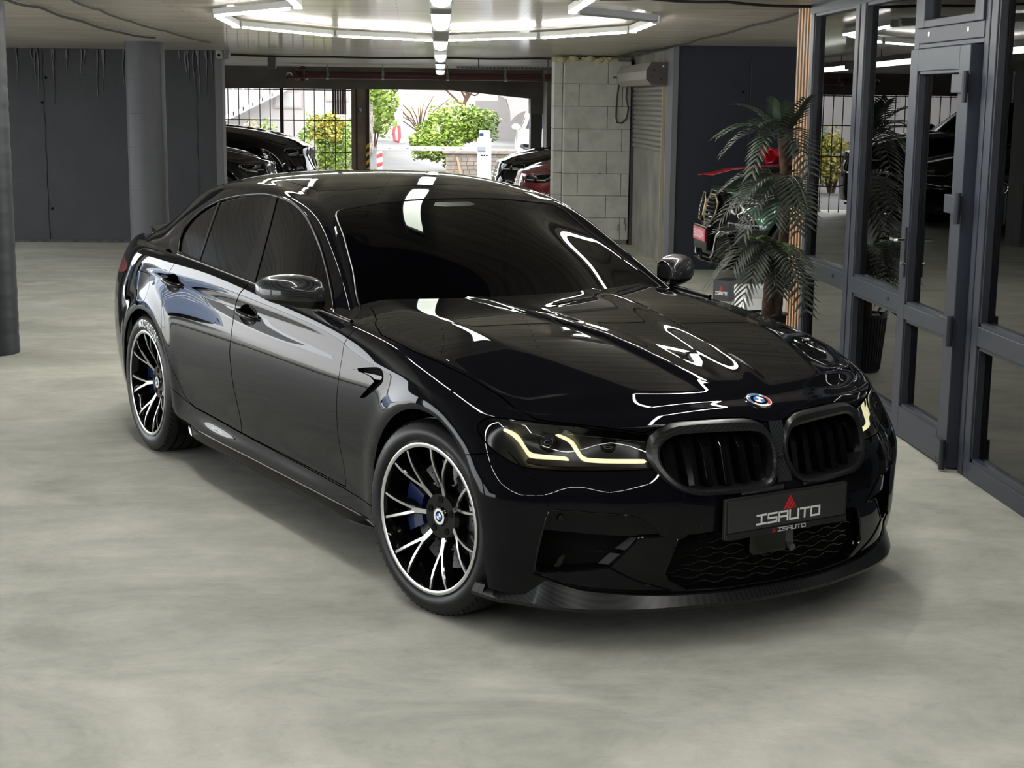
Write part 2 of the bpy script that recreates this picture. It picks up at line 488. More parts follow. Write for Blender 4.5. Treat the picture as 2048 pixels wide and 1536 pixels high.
def mat_floor():
    m = bpy.data.materials.new('polished_concrete_floor'); m.use_nodes = True
    nt, N, L = ngroup(m); b = N['Principled BSDF']
    tc = N.new('ShaderNodeTexCoord')
    def noise(sc, det, rough=.6, vec=None, dist=0):
        t = N.new('ShaderNodeTexNoise'); t.inputs['Scale'].default_value = sc; t.inputs['Detail'].default_value = det; t.inputs['Roughness'].default_value = rough; t.inputs['Distortion'].default_value = dist
        L.new(vec if vec else tc.outputs['Object'], t.inputs['Vector']); return t
    mp = N.new('ShaderNodeMapping'); mp.inputs['Scale'].default_value = (.8, 1.25, 1); L.new(tc.outputs['Object'], mp.inputs[0])
    a = noise(1.1, 9, .66, mp.outputs[0], .9); c = noise(5, 9, .7); d = noise(.28, 3)
    r1 = N.new('ShaderNodeValToRGB'); r1.color_ramp.elements[0].position = .34; r1.color_ramp.elements[1].position = .68
    r1.color_ramp.elements[0].color = (.295, .298, .262, 1); r1.color_ramp.elements[1].color = (.49, .483, .43, 1)
    L.new(a.outputs['Fac'], r1.inputs[0])
    r2 = N.new('ShaderNodeValToRGB'); r2.color_ramp.elements[0].position = .30; r2.color_ramp.elements[1].position = .66
    r2.color_ramp.elements[0].color = (.84, .84, .83, 1); r2.color_ramp.elements[1].color = (1.06, 1.06, 1.05, 1)
    L.new(c.outputs['Fac'], r2.inputs[0])
    mx = N.new('ShaderNodeMix'); mx.data_type = 'RGBA'; mx.blend_type = 'MULTIPLY'; mx.inputs[0].default_value = 1
    L.new(r1.outputs[0], mx.inputs[6]); L.new(r2.outputs[0], mx.inputs[7])
    # faint tyre scuffs and hairlines
    w = noise(3.0, 2, .5, mp.outputs[0], 2.5)
    r3 = N.new('ShaderNodeValToRGB'); r3.color_ramp.elements[0].position = .485; r3.color_ramp.elements[1].position = .515
    r3.color_ramp.elements.new(.5).color = (.90, .90, .89, 1); r3.color_ramp.elements[0].color = (1, 1, 1, 1); r3.color_ramp.elements[2].color = (1, 1, 1, 1)
    L.new(w.outputs['Fac'], r3.inputs[0])
    m2 = N.new('ShaderNodeMix'); m2.data_type = 'RGBA'; m2.blend_type = 'MULTIPLY'; m2.inputs[0].default_value = .7
    L.new(mx.outputs[2], m2.inputs[6]); L.new(r3.outputs[0], m2.inputs[7])
    L.new(m2.outputs[2], b.inputs['Base Color'])
    rr = N.new('ShaderNodeMapRange'); rr.inputs[3].default_value = .50; rr.inputs[4].default_value = .75
    L.new(a.outputs['Fac'], rr.inputs[0]); L.new(rr.outputs[0], b.inputs['Roughness'])
    b.inputs['Specular IOR Level'].default_value = .28
    bp = N.new('ShaderNodeBump'); bp.inputs['Strength'].default_value = .12; bp.inputs['Distance'].default_value = .01
    L.new(c.outputs['Fac'], bp.inputs['Height']); L.new(bp.outputs[0], b.inputs['Normal'])
    return m

def mat_ceiling():
    m = bpy.data.materials.new('lacquered_board_marked_concrete'); m.use_nodes = True
    nt, N, L = ngroup(m); b = N['Principled BSDF']
    tc = N.new('ShaderNodeTexCoord')
    mp = N.new('ShaderNodeMapping'); mp.inputs['Scale'].default_value = (.5, 6.5, 1); L.new(tc.outputs['Object'], mp.inputs[0])
    n1 = N.new('ShaderNodeTexNoise'); n1.inputs['Scale'].default_value = 2.0; n1.inputs['Detail'].default_value = 8; L.new(mp.outputs[0], n1.inputs['Vector'])
    r1 = N.new('ShaderNodeValToRGB'); r1.color_ramp.elements[0].position = .3; r1.color_ramp.elements[1].position = .72
    r1.color_ramp.elements[0].color = (.40, .352, .288, 1); r1.color_ramp.elements[1].color = (.72, .66, .565, 1)
    L.new(n1.outputs['Fac'], r1.inputs[0])
    # board joints along X
    bk = N.new('ShaderNodeTexBrick'); bk.offset = .37; bk.inputs['Scale'].default_value = 1.0; bk.inputs['Mortar Size'].default_value = .006; bk.inputs['Mortar Smooth'].default_value = .4
    bk.inputs['Brick Width'].default_value = 2.6; bk.inputs['Row Height'].default_value = .16; bk.inputs['Bias'].default_value = 0
    bk.inputs['Color1'].default_value = (.5, .5, .5, 1); bk.inputs['Color2'].default_value = (.62, .62, .62, 1); bk.inputs['Mortar'].default_value = (0, 0, 0, 1)
    nd = N.new('ShaderNodeTexNoise'); nd.inputs['Scale'].default_value = 3; L.new(tc.outputs['Object'], nd.inputs['Vector'])
    vm = N.new('ShaderNodeVectorMath'); vm.operation = 'MULTIPLY_ADD'; vm.inputs[1].default_value = (.02, .02, 0)
    L.new(nd.outputs['Color'], vm.inputs[0]); L.new(tc.outputs['Object'], vm.inputs[2]); L.new(vm.outputs[0], bk.inputs['Vector'])
    mx = N.new('ShaderNodeMix'); mx.data_type = 'RGBA'; mx.blend_type = 'MULTIPLY'; mx.inputs[0].default_value = .6
    L.new(r1.outputs[0], mx.inputs[6]); L.new(bk.outputs['Color'], mx.inputs[7]); L.new(mx.outputs[2], b.inputs['Base Color'])
    ad = N.new('ShaderNodeMath'); ad.operation = 'MULTIPLY_ADD'; ad.inputs[1].default_value = .5
    L.new(n1.outputs['Fac'], ad.inputs[0]); L.new(bk.outputs['Color'], ad.inputs[2])
    bp = N.new('ShaderNodeBump'); bp.inputs['Strength'].default_value = .10; bp.inputs['Distance'].default_value = .01
    L.new(ad.outputs[0], bp.inputs['Height']); L.new(bp.outputs[0], b.inputs['Normal'])
    b.inputs['Roughness'].default_value = .45; b.inputs['Specular IOR Level'].default_value = .3
    b.inputs['Coat Weight'].default_value = .30; b.inputs['Coat Roughness'].default_value = .08
    return m

def mat_painted(name, c0, c1, streak=True):
    m = bpy.data.materials.new(name); m.use_nodes = True
    nt, N, L = ngroup(m); b = N['Principled BSDF']
    tc = N.new('ShaderNodeTexCoord')
    n1 = N.new('ShaderNodeTexNoise'); n1.inputs['Scale'].default_value = 1.1; n1.inputs['Detail'].default_value = 9; n1.inputs['Roughness'].default_value = .65
    L.new(tc.outputs['Object'], n1.inputs['Vector'])
    r1 = N.new('ShaderNodeValToRGB'); r1.color_ramp.elements[0].position = .3; r1.color_ramp.elements[1].position = .75
    r1.color_ramp.elements[0].color = (*c0, 1); r1.color_ramp.elements[1].color = (*c1, 1)
    L.new(n1.outputs['Fac'], r1.inputs[0]); L.new(r1.outputs[0], b.inputs['Base Color'])
    n2 = N.new('ShaderNodeTexNoise'); n2.inputs['Scale'].default_value = 9; n2.inputs['Detail'].default_value = 8
    L.new(tc.outputs['Object'], n2.inputs['Vector'])
    bp = N.new('ShaderNodeBump'); bp.inputs['Strength'].default_value = .35; bp.inputs['Distance'].default_value = .012
    L.new(n2.outputs['Fac'], bp.inputs['Height']); L.new(bp.outputs[0], b.inputs['Normal'])
    b.inputs['Roughness'].default_value = .55; b.inputs['Specular IOR Level'].default_value = .35
    return m

MAT['floor'] = mat_floor(); MAT['ceiling'] = mat_ceiling()
MAT['ceiling_dark'] = mat_painted('navy_painted_ceiling', (.011, .013, .020), (.017, .020, .029))
MAT['wall_dark'] = mat_painted('dark_painted_concrete', (.026, .0265, .031), (.040, .041, .047))
MAT['wall_navy'] = mat_painted('navy_painted_concrete', (.0095, .0115, .018), (.015, .018, .027))
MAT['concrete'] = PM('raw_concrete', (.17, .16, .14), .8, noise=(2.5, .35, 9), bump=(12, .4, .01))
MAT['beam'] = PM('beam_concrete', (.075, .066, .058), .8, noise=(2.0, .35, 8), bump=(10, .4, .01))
MAT['column'] = mat_painted('grey_painted_concrete', (.060, .062, .069), (.080, .082, .090))
MAT['frame'] = PM('anthracite_frame', (.033, .039, .056), .42, spec=.4)
MAT['frame_dark'] = PM('anthracite_rebate', (.016, .018, .026), .5)
MAT['pane'] = GLASS('window_glass', (.86, .88, .86), 1.75)
MAT['tube'] = PM('lit_diffuser', (1, 1, 1), .4, emis=(1.0, .985, .93), estr=24.0)
MAT['strip'] = PM('lit_strip_diffuser', (1, 1, .97), .4, emis=(.93, 1.0, .86), estr=6.0)
MAT['lampbody'] = PM('lamp_body_white', (.55, .55, .53), .5)
MAT['lampgrey'] = PM('lamp_body_grey', (.16, .16, .15), .5)
MAT['aac'] = PM('aerated_block', (.36, .355, .325), .9, noise=(6, .14, 8), bump=(60, .3, .003))
MAT['foam'] = PM('mounting_foam', (.40, .36, .22), .9, bump=(40, .8, .01))
MAT['shutter'] = PM('shutter_slat', (.20, .185, .165), .45, metal=.3)
MAT['pipe_red'] = PM('red_brown_pipe', (.055, .012, .012), .5)
MAT['cable'] = PM('black_cable', (.015, .014, .013), .6)
MAT['wood'] = PM('light_oak_slat', (.45, .235, .105), .5, noise=(3, .2, 6))

struct(MB().box((-9, -11, -.12), (9, 21.0, 0)).build('floor', 'floor'))
# ceiling, one plane gently falling towards the back
for k in range(20):
    ya, yb = -11 + 1.58 * k, -11 + 1.58 * (k + 1)
    mb = MB()
    mb.add([(-9, ya, cz(ya)), (9, ya, cz(ya)), (9, yb, cz(yb)), (-9, yb, cz(yb)), (-9, ya, cz(ya) + .3), (9, ya, cz(ya) + .3), (9, yb, cz(yb) + .3), (-9, yb, cz(yb) + .3)],
           [(0, 1, 2, 3), (4, 7, 6, 5), (0, 4, 5, 1), (1, 5, 6, 2), (2, 6, 7, 3), (3, 7, 4, 0)])
    struct(mb.build('ceiling', 'ceiling' if k > 7 else 'ceiling_dark'))
# back wall on the left with formwork joints
w = struct(MB().box((-9, 14.05, 0), (-3.29, 14.30, cz(14.05) + .02)).build('wall_back', 'wall_dark'))
for X0 in (-5.38, -3.52):
    pts = [(X0 + .006 * math.sin(i * 1.7), 14.047, .0 + i * .118) for i in range(21)]
    mb = MB(); mb.tube(pts, [.006 + .003 * math.sin(i * 2.1) for i in range(21)], 6); mb.build('formwork_joint', PM('joint_dark', (.012, .012, .015), .7), w)  # formwork joint lines in their own dark grey
for (X0, z) in ((-5.345, 2.02), (-5.40, 1.72), (-5.33, .42)):
    mb = MB(); mb.cyl((X0, 14.046, z), (X0, 14.06, z), .018, 10); mb.build('tie_hole', 'void', w)
# paint runs below the ceiling
drip = PM('black_paint_run', (.005, .005, .006), .35)
r2 = random.Random(3)
for k in range(34):
    X0 = -5.85 + 2.55 * r2.random() ** 1.0
    if -4.35 < X0 < -3.75: continue
    ln = .12 + .55 * r2.random() ** 2.0
    wv = [(X0 + .008 * math.sin(j + k), 14.046, cz(14) - .01 - ln * j / 5) for j in range(6)]
    mb = MB(); mb.tube(wv, [.016, .014, .011, .009, .007, .004], 5); mb.build('paint_run', drip, w)
struct(MB().box((-3.29, 14.05, 0), (-3.20, 14.34, cz(14) + .02)).build('trim_wall_end', PM('grey_render', (.11, .11, .115), .7, bump=(20, .3, .005))))
mb = MB(); mb.box((-9, 14.035, 0), (-3.29, 14.06, .035)); struct(mb.build('baseboard_back', PM('worn_edge', (.05, .05, .055), .8, noise=(14, .5, 6))))
# side of the garage open to daylight: parapet, piers, lintel
struct(MB().box((-8.2, -9.5, -.06), (-7.9, 14.05, .012)).build('trim_threshold', 'concrete'))
struct(MB().box((-8.2, -9.5, 1.95), (-7.9, 14.05, 2.62)).build('wall_left', 'concrete'))
for Y0 in (-9.5, -3.4, 3.1, 9.6, 13.55):
    struct(MB().box((-8.25, Y0, .0), (-7.85, Y0 + .45, 2.6)).build('wall_left_pier', 'concrete'))
struct(MB().box((-9, -9.8, 0), (9, -9.5, 2.65)).build('wall_front', 'wall_dark'))
# navy wall right
nw = struct(MB().box((1.99, 11.1, 0), (9, 11.4, cz(11.1) + .02)).build('wall_right', 'wall_navy'))
mb = MB(); mb.tube([(2.78 + .004 * math.sin(i), 11.098, .05 + i * .118) for i in range(20)], .005, 6); mb.build('formwork_joint', PM('joint_navy', (.010, .012, .02), .7), nw)
mb = MB(); mb.cyl((2.70, 11.096, 1.92), (2.70, 11.11, 1.92), .016, 10); mb.build('tie_hole', 'void', nw)
struct(MB().box((1.93, 11.08, 0), (1.99, 11.42, cz(11.1) + .02)).build('trim_wall_corner', PM('grey_corner', (.10, .105, .115), .6)))
# wall behind the roller shutter
struct(MB().box((1.95, 11.42, 0), (2.25, 14.4, cz(14) + .05)).build('wall_side', 'concrete'))
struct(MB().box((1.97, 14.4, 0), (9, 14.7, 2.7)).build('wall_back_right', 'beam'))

# ---- round columns
def column(label, cx, cy, r, rings, mat):
    pr = []
    n = 90 if rings else 30
    for i in range(n + 1):
        z = (cz(cy) + .01) * i / n
        pr.append((r + (.0016 * math.sin(i * 2.1) + .0012 * math.sin(i * .9) if rings else .0007 * math.sin(i * 1.3)), z))
    mb = MB(); mb.lathe(pr, 'z', 56, (cx, cy, 0)); o = mb.build('column', mat, None, smooth=True, angle=1.2)
    return struct(o)
c1 = column('', -3.86, 5.37, .21, True, PM('blue_grey_column', (.0095, .011, .0155), .5, noise=(3, .2, 6)))
c1.name = 'wall_column'
c2 = column('', -3.80, 12.0, .213, False, 'column')
c2.name = 'wall_column'
# seam of formwork film on the far column
mb = MB(); mb.tube([(-3.80 + .213 * math.cos(-.52 + .02 * math.sin(i * .8)), 12.0 + .213 * math.sin(-.52 + .02 * math.sin(i * .8)), .02 + i * .118) for i in range(20)], .007, 6); mb.build('film_seam', PM('seam_grey', (.05, .052, .058), .6), c2)
for k, z in enumerate((.42, .78, 1.25, 1.62, 1.98)):
    mb = MB(); mb.lathe([(.2138, z - .003), (.2150, z), (.2138, z + .003)], 'z', 48, (-3.80, 12.0, 0)); mb.build('form_ring', PM('ring_grey', (.06, .062, .07), .6), c2)

# ---- aerated block pillar
pil = struct(MB().box((1.07, 14.12, 0), (1.89, 14.66, 2.33)).build('wall_pillar', PM('pillar_mortar', (.12, .115, .10), .9)))
rows = [.062 + .2805 * i for i in range(8)]
for ri, z0 in enumerate([-.218] + rows):
    z1 = z0 + .2765
    cols = [1.055, 1.612, 1.905] if ri % 2 == 0 else [1.055, 1.246, 1.800, 1.905]
    if z1 < .1: continue
    for a, b2 in zip(cols[:-1], cols[1:]):
        j = rnd.uniform(-.002, .003)
        m = MB(); m.box((a + .003, 14.095 + j, max(0, z0)), (b2 - .003, 14.66, min(z1, 2.31))); m.build('block', 'aac', pil, bevel=.004)
    m = MB(); m.box((.945, 14.25, max(0, z0)), (1.052, 14.64, min(z1, 2.31))); m.build('block', 'aac', pil, bevel=.004)
    # side blocks of the left face
fo = MB()
r3 = random.Random(5)
for k in range(22):
    x = .95 + .75 * k / 21; bm_c = (x, 14.10 + r3.uniform(-.01, .02), 2.315 + r3.uniform(-.02, .02)); r = r3.uniform(.022, .045)
    V = []; F = []
    for i in range(5):
        for j in range(8):
            ph = PI * i / 4; th2 = 2 * PI * j / 8; V.append((bm_c[0] + r * 1.5 * math.sin(ph) * math.cos(th2), bm_c[1] + r * .5 * math.sin(ph) * math.sin(th2), bm_c[2] + r * math.cos(ph)))
    for i in range(4):
        for j in range(8): F.append((8 * i + j, 8 * i + (j + 1) % 8, 8 * i + 8 + (j + 1) % 8, 8 * i + 8 + j))
    fo.add(V, F)
fo = fo.build('foam_bead', 'foam', pil, smooth=True); fo['kind'] = 'stuff'
# patches of mortar
for (x, z, w2, h2) in ((1.86, .30, .025, .09), (1.875, .23, .02, .10), (1.78, .22, .018, .10), (1.52, .905, .05, .012)):
    m = MB(); m.prism([(x - w2 / 2, z - h2 / 2), (x + w2 / 3, z - h2 / 2.4), (x + w2 / 2, z + h2 / 3), (x, z + h2 / 2), (x - w2 / 2.2, z + h2 / 4)], 14.094, 14.088, lambda a, b, h: (a, h, b)); m.build('mortar_patch', PM('mortar_grey', (.13, .13, .12), .9), pil)

# ---- roller shutter on the side wall
rs = thing('roller_shutter', 'half-lowered grey roller shutter with a steel housing beside the block pillar', 'shutter', (1.95, 13.0, 0))
def at(o, p): return (p[0] - o.location.x, p[1] - o.location.y, p[2] - o.location.z)
for k in range(13):
    z0 = 1.245 + k * .0575
    V = []; F = []
    for y in (11.70 - 13, 14.05 - 13):
        for (dx, dz) in ((-.004, 0), (-.018, .010), (-.022, .028), (-.018, .046), (-.004, .056)):
            V.append((dx, y, z0 + dz))
    for j in range(4): F.append((j, j + 1, 5 + j + 1, 5 + j))
    mb = MB(); mb.add(V, F); mb.build('shutter_slat', 'shutter', rs, smooth=True, angle=.9)
mb = MB(); mb.box((-.035, 11.66 - 13, .0), (-.002, 11.70 - 13, 2.0)); mb.build('guide_rail', PM('rail_alu', (.32, .29, .22), .4, metal=.5), rs)
mb = MB(); mb.box((-.035, 14.05 - 13, .0), (-.002, 14.085 - 13, 2.0)); mb.build('guide_rail', PM('rail_dark', (.03, .03, .03), .5), rs)
V = [(0, -1.55, 2.235), (-.20, -1.55, 2.235), (-.255, -1.55, 2.14), (-.255, -1.55, 2.05), (-.19, -1.55, 1.99), (0, -1.55, 1.99)]
V2 = [(x, .96, z) for x, y, z in V]
mb = MB(); mb.add(V + V2, [(5, 4, 3, 2, 1, 0), (6, 7, 8, 9, 10, 11)] + [(i, (i + 1) % 6, 6 + (i + 1) % 6, 6 + i) for i in range(6)])
hb = mb.build('shutter_housing', PM('housing_beige', (.21, .19, .17), .5), rs, bevel=.004)
mb = MB(); mb.add([(x, -1.552, z) for x, y, z in V], [(0, 1, 2, 3, 4, 5)]); mb.build('end_plate', PM('end_plate_brown', (.05, .042, .04), .5), hb)
for (dx, z) in ((-.07, 2.19), (-.17, 2.15), (-.09, 2.05), (-.19, 2.08)):
    mb = MB(); mb.cyl((dx, -1.56, z), (dx, -1.55, z), .010, 8); mb.build('bolt', 'chrome', hb)
mb = MB(); mb.cyl((-.30, .9, 2.10), (-.25, .9, 2.10), .012, 8); mb.build('crank_stub', 'steel', hb)
tag(MB().tube([(1.74, 14.04, 2.02), (1.72, 14.06, 1.80), (1.715, 14.06, 1.62), (1.73, 14.06, 1.545), (1.79, 14.06, 1.54), (1.85, 14.06, 1.60), (1.87, 14.06, 1.72), (1.84, 14.06, 1.86), (1.85, 14.05, 2.03)], .011, 8).build('cable_loop', 'cable', None, smooth=True), 'black cable loop hanging below the shutter housing on the pale block pillar', 'cable')

# ---- beam, haunch and posts at the back
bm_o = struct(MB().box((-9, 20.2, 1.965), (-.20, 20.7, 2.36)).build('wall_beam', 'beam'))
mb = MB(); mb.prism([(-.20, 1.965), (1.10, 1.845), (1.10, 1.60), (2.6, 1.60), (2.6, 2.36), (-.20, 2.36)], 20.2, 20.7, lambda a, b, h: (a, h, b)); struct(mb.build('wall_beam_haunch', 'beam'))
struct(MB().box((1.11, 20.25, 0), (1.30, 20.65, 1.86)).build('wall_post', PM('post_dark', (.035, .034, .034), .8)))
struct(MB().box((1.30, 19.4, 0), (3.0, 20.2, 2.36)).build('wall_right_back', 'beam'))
mb = MB()
hz_ = PM('warning_yellow', (.65, .42, .02), .6)
wp_ = struct(MB().box((1.10, 20.235, .55), (1.17, 20.25, 1.02)).build('trim_corner_guard', 'matte'))
for k in range(3):
    z = .60 + .14 * k; m = MB(); m.prism([(1.10, z), (1.17, z + .05), (1.17, z + .11), (1.10, z + .06)], 20.235, 20.231, lambda a, b, h: (a, h, b)); m.build('warning_stripe', hz_, wp_)
po = struct(MB().box((-1.845, 20.25, 0), (-1.60, 20.6, 1.97)).build('wall_fence_post', PM('post_tan', (.17, .125, .10), .8, noise=(3, .3, 6))))
MB().box((-1.775, 20.246, 0), (-1.745, 20.25, 1.97)).build('pipe_chase', 'cable', po)
sg = tag(MB().box((-1.737, 20.235, 1.58), (-1.655, 20.249, 1.667)).build('number_sign', PM('sign_blue', (.02, .03, .12), .4)), 'small blue number 3 sign on the tan gate post', 'sign')
write_word('3', -1.712, 1.597, .032, .052, 0, .009, lambda a, b, h: (a, 20.234 - h, b), 'white', sg, 'digit')
struct(MB().box((-1.60, 20.22, 0), (-1.55, 20.62, 1.97)).build('trim_gate_jamb', 'cable'))
for k in range(6):
    m = MB(); z = .35 + k * .13; m.prism([(-1.601, z), (-1.55, z + .04), (-1.55, z + .10), (-1.601, z + .06)], 20.219, 20.215, lambda a, b, h: (a, h, b)); m.build('warning_stripe', hz_, po)

# ---- bar fence
fe = thing('bar_fence', 'black steel bar fence across the back opening left of the gate post', 'fence', (-3.0, 20.35, 0))
bars = [-4.024, -3.854, -3.68, -3.513, -3.338, -3.171, -2.788, -2.619, -2.451, -2.283, -2.114, -1.945]
for X0 in bars + [-4.20, -4.37, -4.54, -4.71, -4.88, -5.05]:
    m = MB(); m.box((X0 + 3 - .007, -.007, 0), (X0 + 3 + .007, .007, 1.965)); m.build('fence_bar', 'cable', fe)
m = MB(); m.box((-2.983 + 3 - .03, -.03, 0), (-2.983 + 3 + .03, .03, 1.965)); m.build('fence_post', 'cable', fe)
for z in (.44, .94, 1.456, 1.945):
    m = MB(); m.box((-2.4, -.010, z - .009), (1.155, .010, z + .009)); m.build('fence_rail', 'cable', fe)

# ---- pipes, cables, tray under the ceiling at the back
for (y, z, r, lab) in ((19.0, 2.185, .045, 'thick red brown sprinkler pipe along the rear beam'), (18.8, 2.13, .022, 'thin red brown sprinkler pipe below the thick one')):
    p = thing('sprinkler_pipe', lab, 'pipe', (0, y, z))
    if r > .03: va = p
    m = MB(); m.cyl((-2.75, 0, 0), (1.6, 0, 0), r, 16); m.build('pipe_run', 'pipe_red', p, smooth=True, angle=.8)
    for x in (-2.15, -1.3, -.3, .6, 1.2):
        m = MB(); m.cyl((x - .02, 0, 0), (x + .02, 0, 0), r + .008, 16); m.box((x - .005, -.005, 0), (x + .005, .005, cz(y) - z - .004)); m.build('pipe_clamp', 'steel', p)
m = MB(); m.cyl((-2.72, -.05, .05), (-2.60, -.05, -.07), .05, 14); m.build('valve_body', 'pipe_red', va, smooth=True)
m = MB(); m.cyl((-2.54, -.05, .09), (-2.54, .05, -.09), .055, 14); m.build('valve_body', 'pipe_red', va, smooth=True)
m = MB(); m.lathe([(.03, -.005), (.05, 0), (.03, .005)], 'y', 16, (-2.74, -.11, -.03)); m.build('valve_wheel', 'chrome', va)
m = MB(); m.cyl((-2.48, -.11, -.08), (-2.40, -.11, -.04), .012, 8); m.build('valve_lever', 'chrome', va)
tr = thing('cable_tray', 'perforated grey cable tray hung in front of the block pillar', 'cable tray', (.9, 15.9, 2.235))
m = MB(); m.box((-1.15, -.05, -.012), (1.05, .05, -.008)); m.box((-1.15, -.05, -.012), (1.05, -.046, .025)); m.box((-1.15, .046, -.012), (1.05, .05, .025)); m.build('tray_channel', PM('tray_zinc', (.10, .10, .12), .5, metal=.5), tr)
for k in range(40):
    x = -1.12 + k * .0545; m = MB(); m.cyl((x, -.052, .006), (x, -.049, .006), .008, 6); m.build('tray_hole', 'void', tr)
for x in (-.85, .1, .75):
    m = MB(); m.cyl((x, -.04, 0), (x, -.04, cz(15.9) - 2.235), .008, 6); m.build('hanger_rod', 'cable', tr)
dp = thing('ceiling_duct', 'short dark grey duct stub hanging from the ceiling near the fence', 'duct', (-2.72, 15.6, 0))
m = MB(); m.box((-.055, -.055, 2.19), (.055, .055, cz(15.6) + .005)); m.build('duct_body', PM('duct_grey', (.085, .088, .095), .5), dp, bevel=.012)
def ceil_cable(pts, r, lab):
    P = []
    for (a, b), (c, d) in zip(pts[:-1], pts[1:]):
        for i in range(6):
            t = i / 6; x, y = a + (c - a) * t, b + (d - b) * t
            P.append((x + .005 * math.sin(9 * t + a * 5), y + .01 * math.sin(7 * t), cz(y) - .012 - .010 * abs(math.sin(PI * t))))
    P.append((pts[-1][0], pts[-1][1], cz(pts[-1][1]) - .012))
    tag(MB().tube(P, r, 5).build('ceiling_cable', 'cable', None, smooth=True), lab, 'cable')
ceil_cable([(-3.65, 5.38), (-3.60, 6.21), (-3.65, 7.88), (-3.65, 9.71), (-3.48, 10.73)], .010, 'dark cable clipped to the ceiling from the top left towards the far column')
ceil_cable([(-3.18, 5.28), (-3.20, 6.40), (-3.22, 7.78), (-3.16, 9.32), (-3.03, 11.59)], .009, 'second dark cable clipped to the ceiling right of the first one')
ceil_cable([(-.68, 4.25), (.0, 4.5), (.65, 4.45), (1.2, 4.65), (1.86, 4.95)], .010, 'black cable sagging across the ceiling from the strip lamps to the wood slats')
ceil_cable([(1.90, 5.2), (1.93, 7.2), (1.92, 9.4), (1.93, 11.0), (1.75, 12.6), (1.7, 14.0)], .010, 'pale grey cable running along the ceiling to the roller shutter')
ceil_cable([(-3.2, 15.0), (-1.9, 15.4), (-.4, 15.2), (.8, 15.0), (1.7, 14.6)], .014, 'black cable bundle crossing the ceiling in front of the pipes')
# cctv camera on the end of the dark wall
cc = thing('security_camera', 'small white dome camera on the ceiling at the end of the dark wall', 'camera', (-3.18, 13.95, cz(13.95)))
m = MB(); m.box((-.07, -.05, -.10), (.0, .05, 0)); m.build('camera_base', PM('camera_white', (.28, .28, .27), .5), cc, bevel=.012)
m = MB(); m.cyl((-.035, -.052, -.062), (-.035, -.058, -.062), .018, 14); m.build('camera_lens', 'void', cc)
m = MB(); m.cyl((.045, 0, -.11), (.045, 0, 0), .028, 14, .045); m.build('camera_arm', PM('camera_grey', (.10, .10, .10), .5), cc, smooth=True, angle=.8)

# ---- ceiling lights: polygon of tubes
def tube_lamp(p, q, lab, lit=True, off=.05):
    p = Vector((p[0], p[1], 0)); q = Vector((q[0], q[1], 0)); d = q - p; L = d.length; d.normalize()
    c = (p + q) / 2
    o = thing('tube_lamp', lab, 'light', (c.x, c.y, cz(c.y) - off), math.atan2(d.y, d.x), 'tube lamps of the ceiling polygon')
    o.rotation_euler = (0, math.asin(SLOPE * d.y), math.atan2(d.y, d.x))
    h = L / 2 - .035
    m = MB(); m.box((-h - .01, -.030, -.004), (h + .01, .030, off - .012)); m.build('lamp_body', 'lampgrey' if not lit else 'lampbody', o)
    V = []; F = []
    prof = [(-.024, -.004), (-.022, -.010), (-.014, -.017), (0, -.020), (.014, -.017), (.022, -.010), (.024, -.004)]
    for x in (-h, h):
        for y, z in prof: V.append((x, y, z))
    n = len(prof)
    F = [(i, i + 1, n + i + 1, n + i) for i in range(n - 1)] + [tuple(range(n)), tuple(range(2 * n - 1, n - 1, -1))]
    m = MB(); m.add(V, F); m.build('diffuser', 'tube' if lit else 'lampgrey', o, smooth=True, angle=.9)
    for x in (-h, h):
        m = MB(); m.box((x - .010, -.031, -.022), (x + .010, .031, .03)); m.build('end_cap', 'lampbody', o)
cellA = [(-2.31, 6.15), (-2.31, 7.55), (-1.585, 8.82), (-.64, 9.50), (.312, 8.67), (.975, 7.48), (.968, 6.10)]
names = ['left end of the polygon running in depth', 'far left slanting side', 'far side left of the strip lamps', 'far side right of the strip lamps', 'far right slanting side', 'right end running in depth']
for (a, b), nm in zip(zip(cellA[:-1], cellA[1:]), names):
    tube_lamp(a, b, 'lit tube lamp of the ceiling polygon, ' + nm)
tube_lamp((-1.64, 5.14), (-2.31, 6.12), 'lit tube lamp slanting inwards at the near left of the polygon')
tube_lamp((.24, 5.22), (.965, 6.05), 'unlit grey tube lamp slanting inwards at the near right of the polygon', False)
tube_lamp((-1.63, 3.75), (-1.63, 5.10), 'lit tube lamp running towards the viewer at the top left')
tube_lamp((.235, 3.85), (.235, 5.20), 'lit tube lamp running towards the viewer at the top right')
chainL = [(-1.64, 3.74), (-2.31, 2.76), (-2.31, 1.36), (-1.62, .12), (-1.62, -1.28), (-2.31, -2.32), (-2.31, -3.72), (-1.60, -4.95), (-.66, -5.60)]
chainR = [(.24, 3.66), (.968, 2.80), (.975, 1.42), (.30, .20), (.24, -1.22), (.968, -2.30), (.975, -3.70), (.31, -4.92), (-.62, -5.60)]
ordn = ['first', 'second', 'third', 'fourth', 'fifth', 'sixth', 'seventh', 'eighth']
for k in range(8):
    tube_lamp(chainL[k], chainL[k + 1], 'lit tube lamp of the left ceiling chain above the car, %s towards the viewer' % ordn[k])
    tube_lamp(chainR[k], chainR[k + 1], 'lit tube lamp of the right ceiling chain above the car, %s towards the viewer' % ordn[k])
